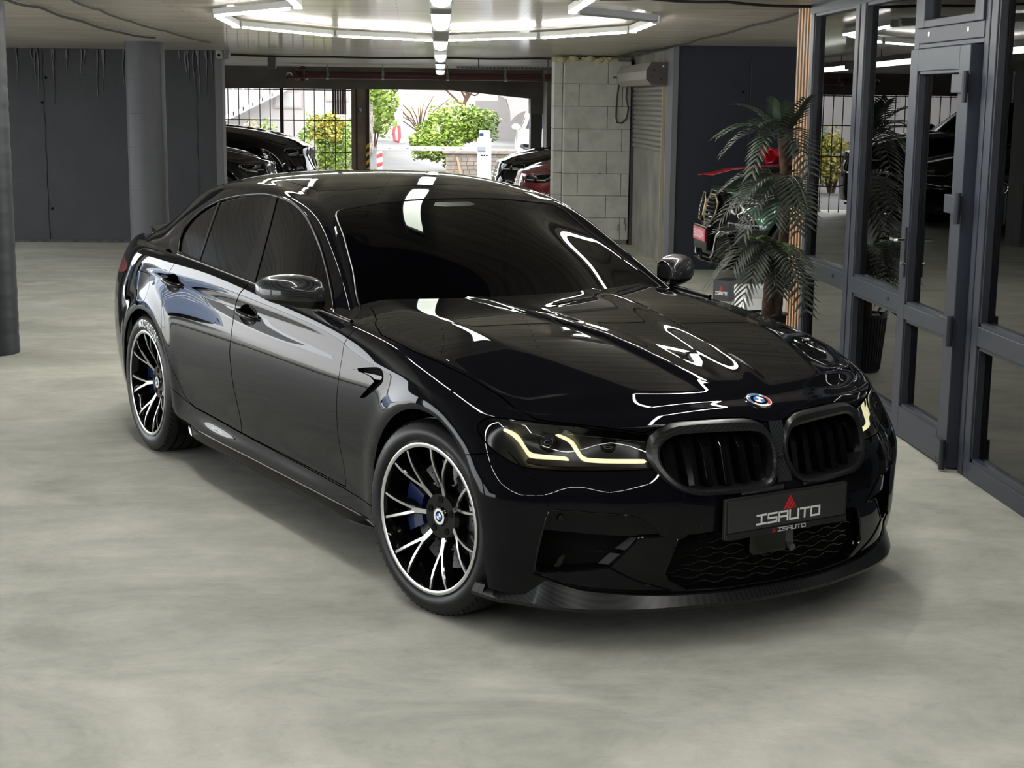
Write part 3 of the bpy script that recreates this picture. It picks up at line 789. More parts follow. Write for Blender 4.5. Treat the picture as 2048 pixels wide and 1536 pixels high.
# ---- row of strip lamps along the centre
def strip_lamp(Y0, Y1, lab):
    c = (Y0 + Y1) / 2; X0 = -.69 + .0186 * (c - 4)
    o = thing('strip_lamp', lab, 'light', (X0, c, cz(c) - .14), 0, 'strip lamps along the ceiling centre')
    o.rotation_euler = (-SLOPE, 0, -.0186)
    h = (Y1 - Y0) / 2
    prof = [(-.060, .03), (-.060, -.0), (-.048, -.028), (-.025, -.042), (0, -.046), (.025, -.042), (.048, -.028), (.060, 0), (.060, .03)]
    def shell(y0, y1, sc, nm, mat, endround=False):
        V = []; F = []; n = len(prof)
        ys = [y0, y1] if not endround else [y0, y0 + .03, y0 + .07, y1 - .07, y1 - .03, y1]
        ss = [1, 1] if not endround else [.55, .85, 1, 1, .85, .55]
        for y, s2 in zip(ys, ss):
            for x, z in prof: V.append((x * sc * (1 if not endround else .8 + .2 * s2), y, (z * sc if z > 0 else z * sc * s2)))
        for i in range(len(ys) - 1):
            for j in range(n - 1): F.append((i * n + j, i * n + j + 1, (i + 1) * n + j + 1, (i + 1) * n + j))
        F += [tuple(range(n)), tuple(range(n * (len(ys) - 1), n * len(ys)))]
        m = MB(); m.add(V, F); return m.build(nm, mat, o, smooth=True, angle=.9)
    shell(-h + .09, h - .09, 1.0, 'diffuser', 'strip', True)
    m = MB(); m.box((-.068, -h, .004), (.068, h, .06)); m.build('lamp_tray', 'lampgrey', o, bevel=.006)
    for s2 in (-1, 1):
        m = MB(); m.box((-.064, s2 * h - .03, -.044), (.064, s2 * h + .03, .05)); m.build('end_cap', 'lampgrey', o, bevel=.010)
    for y in (-h * .6, h * .6):
        m = MB(); m.cyl((0, y, .05), (0, y, .142), .006, 6); m.build('hanger', 'cable', o)
for i, (a, b) in enumerate(((3.6, 5.55), (7.0, 8.85), (9.75, 11.9), (12.6, 14.5), (15.0, 17.2))):
    strip_lamp(a, b, 'rounded strip lamp along the ceiling centre, %s from the viewer' % ['nearest', 'second', 'third', 'fourth', 'fifth and farthest'][i])
for (a, b), w_ in zip(((1.75, 3.2),), ('above the rear of the car',)):
    strip_lamp(a, b, 'rounded strip lamp along the ceiling centre, ' + w_)
mb = MB(); mb.box((-.045, -.05, -.10), (.045, .05, 0)); tag(mb.build('junction_box', PM('junction_grey', (.09, .09, .085), .5), None, bevel=.006), 'small grey junction box on the ceiling beside the second strip lamp', 'junction box').location = (-.46, 9.75, cz(9.75) - .0)
# ------------------------------------------------------------------ hero car body (car frame: x forward from front axle, y left, z up)
_surf_cache = {}
def body_surface(levels=2):
    if ('b', levels) in _surf_cache: return _surf_cache[('b', levels)].copy()
    # rows from sill to shoulder, columns from nose centre (0) round the corner and back to tail centre (21)
    Y0 = [0, .12, .30, .48, .64, .78]
    def front(xc, dz, z, shift=0.0):
        dxs = [0, -.004, -.027, -.082, -.168, -.29]
        return [(xc + d * dz + shift * (i / 5.0) ** 2, y, z) for i, (d, y) in enumerate(zip(dxs, Y0))]
    R = []
    R.append(front(.795, 1, .185) + [(.44, .872, .19), (.30, .918, .20), (0, .935, .21), (-.38, .925, .215), (-.70, .918, .215), (-1.2, .918, .215), (-1.75, .918, .215), (-2.25, .918, .22), (-2.6, .91, .225), (-2.98, .93, .23), (-3.38, .902, .24), (-3.7, .83, .26), (-3.93, .735, .28), (-4.06, .55, .29), (-4.12, .28, .30), (-4.13, 0, .30)])
    R.append(front(.808, 1, .27) + [(.45, .880, .275), (.305, .926, .28), (0, .945, .28), (-.38, .936, .262), (-.70, .934, .258), (-1.2, .934, .258), (-1.75, .934, .258), (-2.25, .934, .262), (-2.6, .93, .28), (-2.98, .942, .29), (-3.38, .914, .30), (-3.7, .845, .32), (-3.95, .75, .34), (-4.08, .55, .35), (-4.135, .28, .36), (-4.145, 0, .36)])
    R.append(front(.813, 1, .40) + [(.45, .884, .40), (.30, .931, .40), (0, .950, .39), (-.38, .938, .37), (-.70, .924, .35), (-1.2, .919, .345), (-1.75, .919, .345), (-2.25, .921, .35), (-2.6, .938, .375), (-2.98, .948, .40), (-3.38, .924, .42), (-3.7, .860, .44), (-3.95, .765, .46), (-4.08, .55, .47), (-4.135, .28, .48), (-4.145, 0, .48)])
    R.append(front(.815, 1, .52, -.002) + [(.447, .892, .52), (.295, .936, .52), (0, .952, .51), (-.38, .944, .50), (-.70, .939, .49), (-1.2, .937, .48), (-1.75, .937, .48), (-2.25, .938, .485), (-2.6, .942, .50), (-2.98, .951, .52), (-3.38, .929, .545), (-3.7, .868, .56), (-3.94, .772, .58), (-4.06, .55, .60), (-4.11, .28, .61), (-4.12, 0, .61)])
    R.append(front(.788, 1, .61, -.035) + [(.40, .882, .615), (.26, .930, .62), (0, .951, .625), (-.38, .945, .615), (-.70, .942, .60), (-1.2, .941, .60), (-1.75, .941, .605), (-2.25, .941, .615), (-2.6, .943, .63), (-2.98, .950, .65), (-3.38, .928, .67), (-3.7, .866, .69), (-3.93, .770, .71), (-4.05, .55, .73), (-4.10, .28, .74), (-4.11, 0, .74)])
    R.append(front(.768, 1, .685, -.08) + [(.345, .873, .69), (.215, .920, .70), (0, .943, .72), (-.38, .937, .725), (-.70, .932, .73), (-1.2, .932, .735), (-1.75, .932, .745), (-2.25, .932, .755), (-2.6, .935, .765), (-2.98, .938, .78), (-3.38, .912, .80), (-3.7, .850, .815), (-3.93, .755, .83), (-4.06, .55, .85), (-4.11, .28, .86), (-4.12, 0, .86)])
    R.append([(.742, 0, .752), (.738, .12, .753), (.706, .30, .754), (.642, .48, .749), (.540, .64, .745), (.415, .772, .75), (.30, .852, .758), (.18, .897, .778), (0, .922, .812), (-.38, .923, .832), (-.70, .916, .860), (-1.2, .914, .882), (-1.75, .915, .886), (-2.25, .916, .897), (-2.6, .917, .911), (-2.98, .912, .922), (-3.38, .880, .932), (-3.69, .808, .937), (-3.92, .715, .945), (-4.05, .53, .96), (-4.10, .28, .97), (-4.11, 0, .972)])
    R.append([(.664, 0, .792), (.660, .12, .793), (.630, .30, .792), (.565, .48, .782), (.455, .64, .776), (.325, .772, .782), (.215, .815, .808), (.10, .838, .842), (-.06, .852, .878), (-.38, .868, .920), (-.70, .880, .946), (-1.2, .889, .976), (-1.75, .893, 1.003), (-2.25, .892, 1.025), (-2.6, .886, 1.038), (-2.98, .872, 1.045), (-3.38, .822, 1.045), (-3.67, .748, 1.042), (-3.87, .655, 1.04), (-4.0, .49, 1.045), (-4.05, .28, 1.05), (-4.06, 0, 1.053)])
    R = np.array(R)
    # crown between crease and shoulder
    mid = (R[6] + R[7]) / 2
    ax = np.zeros_like(mid); ax[:, 2] = .5
    ax[6:18, 1] = .55; ax[:6, 0] = .5; ax[18:, 0] = -.5
    mid = mid + ax * np.linspace(.012, .012, 22)[:, None]
    R = np.vstack([R[:7], mid[None], R[7:]])
    nr = len(R)
    t = np.concatenate([[0], np.cumsum(np.linalg.norm(np.diff(R[4], axis=0), axis=1))])
    sub = [3, 3, 4, 4, 4, 4, 4, 6, 8, 7, 10, 10, 10, 8, 8, 8, 6, 5, 4, 4, 4]
    q = [0.0]; ci = [0]
    for i, k in enumerate(sub):
        for j in range(1, k + 1): q.append(t[i] + (t[i + 1] - t[i]) * j / k)
        ci.append(len(q) - 1)
    q = np.array(q)
    D = np.stack([nspline(t, R[j], q) for j in range(nr)])          # rows x dense columns
    # dense rows: spline over 0..6 (crease), then 6,7,8
    nc = len(q)
    k = 3
    ra = np.linspace(0, 6, 6 * k + 1); rb = np.array([6.5, 7.0, 7.5, 8.0])
    ca = nspline(np.arange(7), D[:7].reshape(7, -1), ra).reshape(len(ra), nc, 3)
    cb = nspline(np.arange(6, 9), D[6:].reshape(3, -1), rb).reshape(len(rb), nc, 3)
    G = np.vstack([ca, cb])
    crow = 6 * k
    # wheel arch flares
    for cx in (0.0, -2.982):
        d = np.hypot(G[..., 0] - cx, G[..., 2] - .352)
        up = sstep(.36, .40, d) * (1 - sstep(.40, .50, d)) * (G[..., 1] > .6) * sstep(.20, .34, G[..., 2])
        G[..., 1] += .012 * up
    zl = np.interp(G[..., 0], [-2.6, -1.93, -1.49, -1.03, -.69, -.3, 0], [.87, .845, .828, .809, .786, .765, .75])
    on = sstep(-2.5, -1.7, G[..., 0]) * (1 - sstep(-.75, -.35, G[..., 0])) * (G[..., 1] > .7)
    G[..., 1] -= .0022 * on * sstep(-.016, .016, G[..., 2] - zl) * (1 - sstep(.05, .11, G[..., 2] - zl))
    NR = len(G)
    V = []; idx = {}
    def vid(p):
        key = (round(p[0], 6), round(p[1], 6), round(p[2], 6))
        if key not in idx: idx[key] = len(V); V.append(p)
        return idx[key]
    ids = np.array([[vid(G[r, c]) for c in range(nc)] for r in range(NR)])
    F = []; CR = []
    for r in range(NR - 1):
        for c in range(nc - 1):
            F.append((ids[r, c], ids[r + 1, c], ids[r + 1, c + 1], ids[r, c + 1]))
    for c in range(nc - 1): CR.append((ids[crow, c], ids[crow, c + 1], .75))
    for c in range(ci[2], ci[7]): CR.append((ids[3 * k, c], ids[3 * k, c + 1], .7))
    top = G[-1]
    # hood patch: front edge columns 0..c5, side edge c5..c10(+)
    def patch(front_ids, side_ids, cen, zfun):
        """front_ids centre->corner, side_ids corner->far; cen: far end of the centre line"""
        A = len(front_ids); B = len(side_ids)
        Fp = np.array([V[i] for i in front_ids]); Sp = np.array([V[i] for i in side_ids])
        c0 = Fp[0]
        g = np.zeros((A, B), int)
        bl = np.concatenate([[0], np.cumsum(np.linalg.norm(np.diff(Sp, axis=0), axis=1))]); bl /= bl[-1]
        al = np.concatenate([[0], np.cumsum(np.linalg.norm(np.diff(Fp, axis=0), axis=1))]); al /= al[-1]
        far = Sp[-1]
        Cn = np.array([c0 + (np.array(cen) - c0) * b for b in bl])
        Kc = np.array([np.array(cen) + (far - np.array(cen)) * a for a in al])
        Kc[:, 0] = cen[0] + (far[0] - cen[0]) * al ** 2
        for i in range(A):
            for j in range(B):
                if j == 0: g[i, j] = front_ids[i]; continue
                if i == A - 1: g[i, j] = side_ids[j]; continue
                a, b = al[i], bl[j]
                p = (1 - b) * Fp[i] + b * Kc[i] + (1 - a) * Cn[j] + a * Sp[j] - ((1 - a) * (1 - b) * Fp[0] + a * (1 - b) * Fp[-1] + (1 - a) * b * Kc[0] + a * b * Kc[-1])
                p = np.array(p)
                if i == 0: p[1] = 0
                p[2] = zfun(p[0], p[1], Fp[i], Sp[j], a, b)
                g[i, j] = vid(p)
        for i in range(A - 1):
            for j in range(B - 1):
                F.append((g[i, j], g[i, j + 1], g[i + 1, j + 1], g[i + 1, j]))
    zx = np.array([-.95, -.8, -.4, 0, .3, .55, .664, .75]); zz = np.array([1.012, 1.006, .983, .940, .888, .828, .792, .76])
    def zhood(x, y, f, s, a, b):
        zc = float(nspline(zx, zz, [x])[0])
        ys = s[1]
        yk = float(np.interp(x, [-.6, -.35, .07, .3, .5, .7], [.64, .62, .57, .50, .42, .40]))
        yr = float(np.interp(x, [-.8, -.5, 0, .35, .6], [.31, .285, .185, .155, .13]))
        base = zc - .013 * (y / .8) ** 2
        e = zc - .013 * (ys / .8) ** 2
        d = e - s[2]
        tt = max(0.0, (y - yk) / max(.05, ys - yk))
        soft = np.log1p(np.exp(min(40, (y - yk) / .013))) * .013 / max(.05, ys - yk)
        z = base - d * min(1, soft) ** 1.02
        dome = .011 * (1 - float(sstep(yr - .012, yr + .03, y))) * float(1 - sstep(.40, .60, x)) * float(sstep(-.85, -.6, x) * .6 + .4)
        z += dome - .006 * (1 - float(sstep(yr - .10, yr - .01, y))) * float(1 - sstep(.35, .55, x))
        zf = f[2] if b < .5 else z
        w = max(0, 1 - b / .10)
        return z * (1 - w) + (f[2] + (z - f[2]) * min(1, b / .10)) * w
    cD = ci
    fi = [ids[-1, c] for c in range(0, cD[5] + 1)]
    si = [ids[-1, c] for c in range(cD[5], cD[10] + 6)]
    patch(fi, si, (-.95, 0, 1.012), zhood)
    # boot lid patch: rear edge 21..18, side edge 18..15
    fr = [ids[-1, c] for c in range(nc - 1, cD[18] - 1, -1)]
    sr = [ids[-1, c] for c in range(cD[18], cD[15] - 4, -1)]
    def zboot(x, y, f, s, a, b):
        return s[2] + (1.06 - s[2]) * (1 - a ** 2) + .03 * max(0, (x + 4.0)) * (1 - a ** 2)
    nF = len(F)
    patch(fr, sr, (-3.0, 0, 1.09), zboot)
    for k2 in range(nF, len(F)): F[k2] = F[k2][::-1]
    # mirror
    n = len(V); mp = {}
    for i, p in enumerate(V):
        if abs(p[1]) < 1e-6: mp[i] = i
    V2 = list(V)
    for i, p in enumerate(V):
        if i not in mp: mp[i] = len(V2); V2.append(np.array([p[0], -p[1], p[2]]))
    F2 = F + [tuple(mp[i] for i in f[::-1]) for f in F]
    C2 = CR + [(mp[a], mp[b], w) for a, b, w in CR]
    T = subsurf(V2, F2, C2, levels)
    if (T.N[:, 1] * T.V[:, 1]).sum() < 0:
        T.N *= -1; T.F = T.F[:, ::-1].copy()
    # crisp hood relief: re-evaluate the hood height on the fine mesh
    se = np.array([V[i] for i in si]); o_ = np.argsort(se[:, 0]); fe = np.array([V[i] for i in fi])
    x_, y_ = T.V[:, 0], np.abs(T.V[:, 1])
    ys = np.interp(x_, se[o_, 0], se[o_, 1]); zs_ = np.interp(x_, se[o_, 0], se[o_, 2])
    xf = np.interp(y_, fe[:, 1], fe[:, 0])
    w = sstep(.015, .06, ys - y_) * sstep(.02, .10, xf - x_) * (x_ > -.94) * (T.V[:, 2] > .74)
    k_ = np.where(w > 0)[0]
    if len(k_):
        zc = nspline(zx, zz, x_[k_]); yk = np.interp(x_[k_], [-.6, -.35, .07, .3, .5, .7], [.64, .62, .57, .50, .42, .40]); yr = np.interp(x_[k_], [-.8, -.5, 0, .35, .6], [.31, .285, .185, .155, .13])
        yy = y_[k_]; d = zc - .013 * (ys[k_] / .8) ** 2 - zs_[k_]
        soft = np.log1p(np.exp(np.minimum(40, (yy - yk) / .007))) * .007 / np.maximum(.05, ys[k_] - yk)
        z = zc - .013 * (yy / .8) ** 2 - d * np.minimum(1, soft)
        fx = 1 - sstep(.40, .60, x_[k_])
        z += .012 * (1 - sstep(yr - .006, yr + .022, yy)) * fx * (sstep(-.85, -.6, x_[k_]) * .6 + .4) - .007 * (1 - sstep(yr - .11, yr - .005, yy)) * (1 - sstep(.35, .55, x_[k_]))
        T.V[k_, 2] = T.V[k_, 2] * (1 - w[k_]) + z * w[k_]
        P = T.V[T.F]; fn = np.cross(P[:, 1] - P[:, 0], P[:, 2] - P[:, 0]); N = np.zeros_like(T.V)
        for j in range(3): np.add.at(N, T.F[:, j], fn)
        T.N = N / (np.linalg.norm(N, axis=1)[:, None] + 1e-15)
    _surf_cache[('b', levels)] = T
    return T.copy()

def greenhouse_surface(levels=2):
    if ('g', levels) in _surf_cache: return _surf_cache[('g', levels)].copy()
    # rows centre -> roof rail -> side glass -> below belt; columns windscreen foot -> roof -> rear window foot
    r0 = [(-.55, 0, .915), (-.75, 0, 1.005), (-1.0, 0, 1.134), (-1.25, 0, 1.252), (-1.5, 0, 1.352), (-1.72, 0, 1.412), (-2.1, 0, 1.452), (-2.5, 0, 1.447), (-2.8, 0, 1.418), (-3.1, 0, 1.335), (-3.4, 0, 1.20), (-3.62, 0, 1.085), (-3.75, 0, 1.01)]
    r1 = [(-.57, .28, .915), (-.77, .28, 1.003), (-1.015, .27, 1.130), (-1.262, .26, 1.247), (-1.508, .25, 1.348), (-1.725, .25, 1.406), (-2.1, .25, 1.446), (-2.5, .25, 1.441), (-2.8, .25, 1.412), (-3.1, .25, 1.33), (-3.4, .25, 1.198), (-3.62, .26, 1.085), (-3.75, .26, 1.01)]
    r2 = [(-.65, .55, .91), (-.83, .53, .99), (-1.06, .50, 1.112), (-1.295, .475, 1.228), (-1.52, .455, 1.334), (-1.73, .45, 1.39), (-2.1, .455, 1.428), (-2.5, .452, 1.423), (-2.8, .445, 1.394), (-3.1, .44, 1.315), (-3.4, .45, 1.19), (-3.62, .47, 1.083), (-3.75, .48, 1.01)]
    r3 = [(-.73, .80, .885), (-.888, .752, .972), (-1.10, .688, 1.098), (-1.31, .628, 1.215), (-1.50, .580, 1.318), (-1.72, .575, 1.368), (-2.1, .582, 1.402), (-2.5, .578, 1.396), (-2.8, .568, 1.368), (-3.08, .560, 1.292), (-3.37, .57, 1.172), (-3.6, .60, 1.075), (-3.75, .61, 1.01)]
    r4 = [(-.72, .85, .87), (-.85, .805, .955), (-1.05, .748, 1.075), (-1.24, .703, 1.180), (-1.45, .668, 1.282), (-1.70, .650, 1.340), (-2.1, .652, 1.374), (-2.5, .652, 1.366), (-2.8, .655, 1.330), (-3.04, .664, 1.258), (-3.27, .69, 1.152), (-3.5, .72, 1.065), (-3.68, .72, 1.0)]
    r5 = [(-.75, .87, .86), (-.88, .838, .935), (-1.07, .800, 1.02), (-1.27, .770, 1.10), (-1.48, .748, 1.165), (-1.72, .738, 1.20), (-2.1, .740, 1.218), (-2.5, .745, 1.22), (-2.78, .752, 1.205), (-2.98, .768, 1.165), (-3.18, .785, 1.10), (-3.4, .79, 1.05), (-3.6, .78, .99)]
    r6 = [(-.78, .885, .85), (-.90, .872, .92), (-1.08, .870, .955), (-1.29, .869, .975), (-1.50, .868, .985), (-1.74, .866, .99), (-2.1, .865, 1.0), (-2.5, .862, 1.015), (-2.76, .858, 1.02), (-2.94, .852, 1.02), (-3.12, .842, 1.015), (-3.32, .825, 1.0), (-3.5, .80, .97)]
    R = np.array([r0, r1, r2, r3, r4, r5, r6])
    t = np.concatenate([[0], np.cumsum(np.linalg.norm(np.diff(R[3], axis=0), axis=1))])
    q = np.concatenate([np.linspace(t[i], t[i + 1], 5)[:-1] for i in range(len(t) - 1)] + [[t[-1]]])
    D = np.stack([nspline(t, R[j], q) for j in range(7)])
    nc = len(q)
    g1 = nspline(np.arange(4), D[:4].reshape(4, -1), np.linspace(0, 3, 10)).reshape(-1, nc, 3)
    g2 = nspline(np.arange(3, 5), D[3:5].reshape(2, -1), np.array([3.33, 3.67])).reshape(-1, nc, 3)
    g3 = nspline(np.arange(4, 7), D[4:7].reshape(3, -1), np.linspace(4, 6, 7)).reshape(-1, nc, 3)
    g2[:, :, 2] += .006; g2[:, :, 1] += .006
    G = np.vstack([g1, g2, g3]); NR = len(G)
    V = []; ids = np.zeros((2 * NR - 1, nc), int)
    for r in range(-(NR - 1), NR):
        for c in range(nc):
            p = G[abs(r), c].copy()
            if r < 0: p[1] *= -1
            if r == 0: p[1] = 0
            ids[r + NR - 1, c] = len(V); V.append(p)
    F = []; CR = []
    for r in range(2 * NR - 2):
        for c in range(nc - 1):
            F.append((ids[r, c], ids[r, c + 1], ids[r + 1, c + 1], ids[r + 1, c]))
    rr = 12
    for c in range(nc - 1):
        for s in (1, -1):
            CR.append((ids[NR - 1 + s * rr, c], ids[NR - 1 + s * rr, c + 1], .55))
    T = subsurf(V, F, CR, levels)
    if (T.N[:, 2]).sum() < 0:
        T.N *= -1; T.F = T.F[:, ::-1].copy()
    _surf_cache[('g', levels)] = T
    return T.copy()
# ------------------------------------------------------------------ hero car assembly
def make_wheel(name, parent, side, R=.350, rimr=.268, width=.27, text=None, phase=0.0):
    """wheel at origin, axis = y, outer face towards side*y"""
    w = bpy.data.objects.new(name, None); COL.objects.link(w); w.parent = parent; w.empty_display_size = .1
    sd = side
    hw = width / 2
    def ya(a): return sd * a
    # tyre with grooves
    pr = [(rimr - .004, hw - .022), (rimr + .003, hw - .010), (rimr + .022, hw - .001), (rimr + .045, hw + .002), (R - .028, hw - .006), (R - .012, hw - .014), (R - .003, hw - .032)]
    gv = []
    for g in (.68, .26, -.26, -.68):
        gc = g * (hw - .03)
        gv += [(R, gc + .007), (R - .008, gc + .005), (R - .008, gc - .005), (R, gc - .007)]
    pr += gv + [(R - .003, -hw + .032), (R - .012, -hw + .014), (R - .028, -hw + .006), (rimr + .045, -hw - .002), (rimr + .003, -hw + .01), (rimr - .004, -hw + .022)]
    mb = MB(); mb.lathe([(r, ya(a)) for r, a in pr], 'y', 96)
    # shoulder sipes
    ty = mb.build('tyre', 'rubber', w, smooth=True, angle=.9)
    sp = MB()
    for k in range(72):
        an = 2 * PI * k / 72
        for s2 in (1,):
            p0 = (math.cos(an) * (R - .001), ya(hw - .03), math.sin(an) * (R - .001))
            a2 = an + .05
            p1 = (math.cos(a2) * (R - .010), ya(hw - .013), math.sin(a2) * (R - .010))
            sp.cyl(p0, p1, .0016, 5)
    sp.build('tread_sipes', 'void', ty)['kind'] = 'stuff'
    if text:
        cu = bpy.data.curves.new('txt', 'FONT'); cu.body = text; cu.size = .056; cu.extrude = .0008; cu.space_character = 1.15
        cu.offset = .0012
        to = bpy.data.objects.new('txt', cu); COL.objects.link(to)
        bpy.context.view_layer.update()
        me = bpy.data.meshes.new_from_object(to.evaluated_get(bpy.context.evaluated_depsgraph_get()))
        bpy.data.objects.remove(to)
        for v in me.vertices:
            u, h, e = v.co
            an = text_start - u / (rimr + .036)
            rr = rimr + .021 + h * .95
            ax = float(np.interp(rr, [rimr + .022, rimr + .045, R - .028, R - .012], [hw - .001, hw + .002, hw - .006, hw - .014])) + .002 + e
            # seen from outside
            v.co = (math.cos(an) * rr * (-sd), ya(ax), math.sin(an) * rr) if False else (math.cos(an) * rr, ya(ax), math.sin(an) * rr)
        put('tyre_lettering', me, ty, MAT['white'])
    # rim barrel and lip
    mb = MB()
    mb.lathe([(rimr + .004, ya(hw - .012)), (rimr + .002, ya(hw - .004)), (rimr - .004, ya(hw - .002)), (rimr - .013, ya(hw - .006))], 'y', 96, mi=1)
    mb.lathe([(rimr - .013, ya(hw - .006)), (rimr - .020, ya(hw - .02)), (rimr - .028, ya(hw - .06)), (rimr - .034, ya(-hw + .03))], 'y', 96, mi=0)
    mb.build('rim', ['gloss', 'alloy'], w, smooth=True, angle=.8)
    # spokes : seven forked
    def face(r):   # axial position of the spoke face, concave towards the hub
        return hw - .010 - .058 * (1 - sstep(.05, rimr - .012, r)) ** 1.3
    def spoke_mesh():
        m = MB()
        def arm(p0, p1, w0, w1, k=8, d0=.055, d1=.030):
            V = []; F = []; M = []
            d = np.array(p1) - np.array(p0); L = np.linalg.norm(d); d = d / L; nn = np.array([-d[1], d[0]])
            for i in range(k + 1):
                t = i / k; c = np.array(p0) + d * L * t; wd2 = (w0 + (w1 - w0) * t) / 2
                r = np.linalg.norm(c); f = float(face(r)); dp = d0 + (d1 - d0) * t
                a = c + nn * wd2; b = c - nn * wd2; a2 = c + nn * (wd2 + .004); b2 = c - nn * (wd2 + .004)
                V += [(a[0], ya(f), a[1]), (b[0], ya(f), b[1]), (a2[0], ya(f - .004), a2[1]), (b2[0], ya(f - .004), b2[1]), (a2[0], ya(f - dp), a2[1]), (b2[0], ya(f - dp), b2[1])]
            for i in range(k):
                o = 6 * i; q = o + 6
                F += [(o, o + 1, q + 1, q)]; M += [1]
                F += [(o, q, q + 2, o + 2), (o + 1, o + 3, q + 3, q + 1), (o + 2, q + 2, q + 4, o + 4), (o + 3, o + 5, q + 5, q + 3)]; M += [0] * 4
            F += [(0, 2, 4, 5, 3, 1)]; M += [0]
            kk = len(m.V); m.V += V; m.F += [tuple(i + kk for i in f) for f in F]; m.M += M
        rj = .135
        re = rimr - .010
        da = .185
        arm((.078, .0), (rj, 0), .016, .020)
        for s2 in (1, -1):
            arm((rj - .008, s2 * .005), (re * math.cos(da), s2 * re * math.sin(da)), .0095, .0085, 10, .05, .03)
        return m
    me0 = None
    for k in range(7):
        if me0 is None:
            o = spoke_mesh().build('spoke', ['gloss', 'alloy'], w); me0 = o.data
        else:
            o = put('spoke', me0, w)
        o.rotation_euler = (0, phase + 2 * PI * k / 7, 0)
    # hub
    mb = MB()
    f0 = hw - .066
    mb.lathe([(.0, ya(f0 + .004)), (.032, ya(f0 + .004)), (.036, ya(f0)), (.080, ya(f0 + .002)), (.092, ya(f0 - .008)), (.094, ya(f0 - .06)), (.05, ya(f0 - .09))], 'y', 56)
    hub = mb.build('hub', 'gloss', w, smooth=True, angle=.5)
    for k in range(5):
        an = 2 * PI * k / 5 + .3
        c = (math.cos(an) * .060, math.sin(an) * .060)
        mb = MB(); mb.cyl((c[0], ya(f0 - .004), c[1]), (c[0], ya(f0 + .0035), c[1]), .0125, 14); mb.build('bolt_hole', 'void', hub)
    roundel(hub, 'centre_cap', .029, ('white', [('white', 0, 2 * PI)]), (0, sd, 0), (0, ya(f0 + .005), 0), (0, 0, 1), .003)
    # brake disc
    mb = MB(); mb.lathe([(.10, ya(.0)), (.10, ya(.028)), (.192, ya(.028)), (.192, ya(-.006)), (.10, ya(-.006))], 'y', 72)
    dk = mb.build('brake_disc', 'steel', w, smooth=True, angle=.5)
    dh = MB()
    for k in range(36):
        for j in range(3):
            an = 2 * PI * (k + j * .33) / 36; r = .122 + .022 * j
            dh.cyl((math.cos(an) * r, ya(.027), math.sin(an) * r), (math.cos(an) * r, ya(.0286), math.sin(an) * r), .0032, 6)
    dh.build('cooling_holes', 'void', dk)['kind'] = 'stuff'
    mb = MB(); mb.lathe([(.05, ya(.030)), (.105, ya(.030)), (.108, ya(.01))], 'y', 48); mb.build('disc_bell', 'void', w, smooth=True)
    # caliper towards the rear
    mb = MB(); pts = []
    for k in range(9):
        an = PI + (k - 4) * .115
        pts.append(an)
    V = []; F = []
    for an in pts:
        for (r, a) in ((.118, .062), (.205, .062), (.212, .045), (.212, -.02), (.118, -.02)):
            V.append((math.cos(an) * r, ya(a), math.sin(an) * r))
    for i in range(len(pts) - 1):
        for j in range(5):
            F.append((5 * i + j, 5 * i + (j + 1) % 5, 5 * (i + 1) + (j + 1) % 5, 5 * (i + 1) + j))
    F += [(0, 1, 2, 3, 4), tuple(5 * (len(pts) - 1) + j for j in (4, 3, 2, 1, 0))]
    mb.add(V, F); mb.build('brake_caliper', 'blue_caliper', w, smooth=True, angle=.5)
    # inner closure
    mb = MB(); mb.lathe([(.0, ya(-hw + .05)), (rimr - .03, ya(-hw + .05))], 'y', 40); mb.build('inner_shield', 'void', w)
    return w

text_start = 1.85

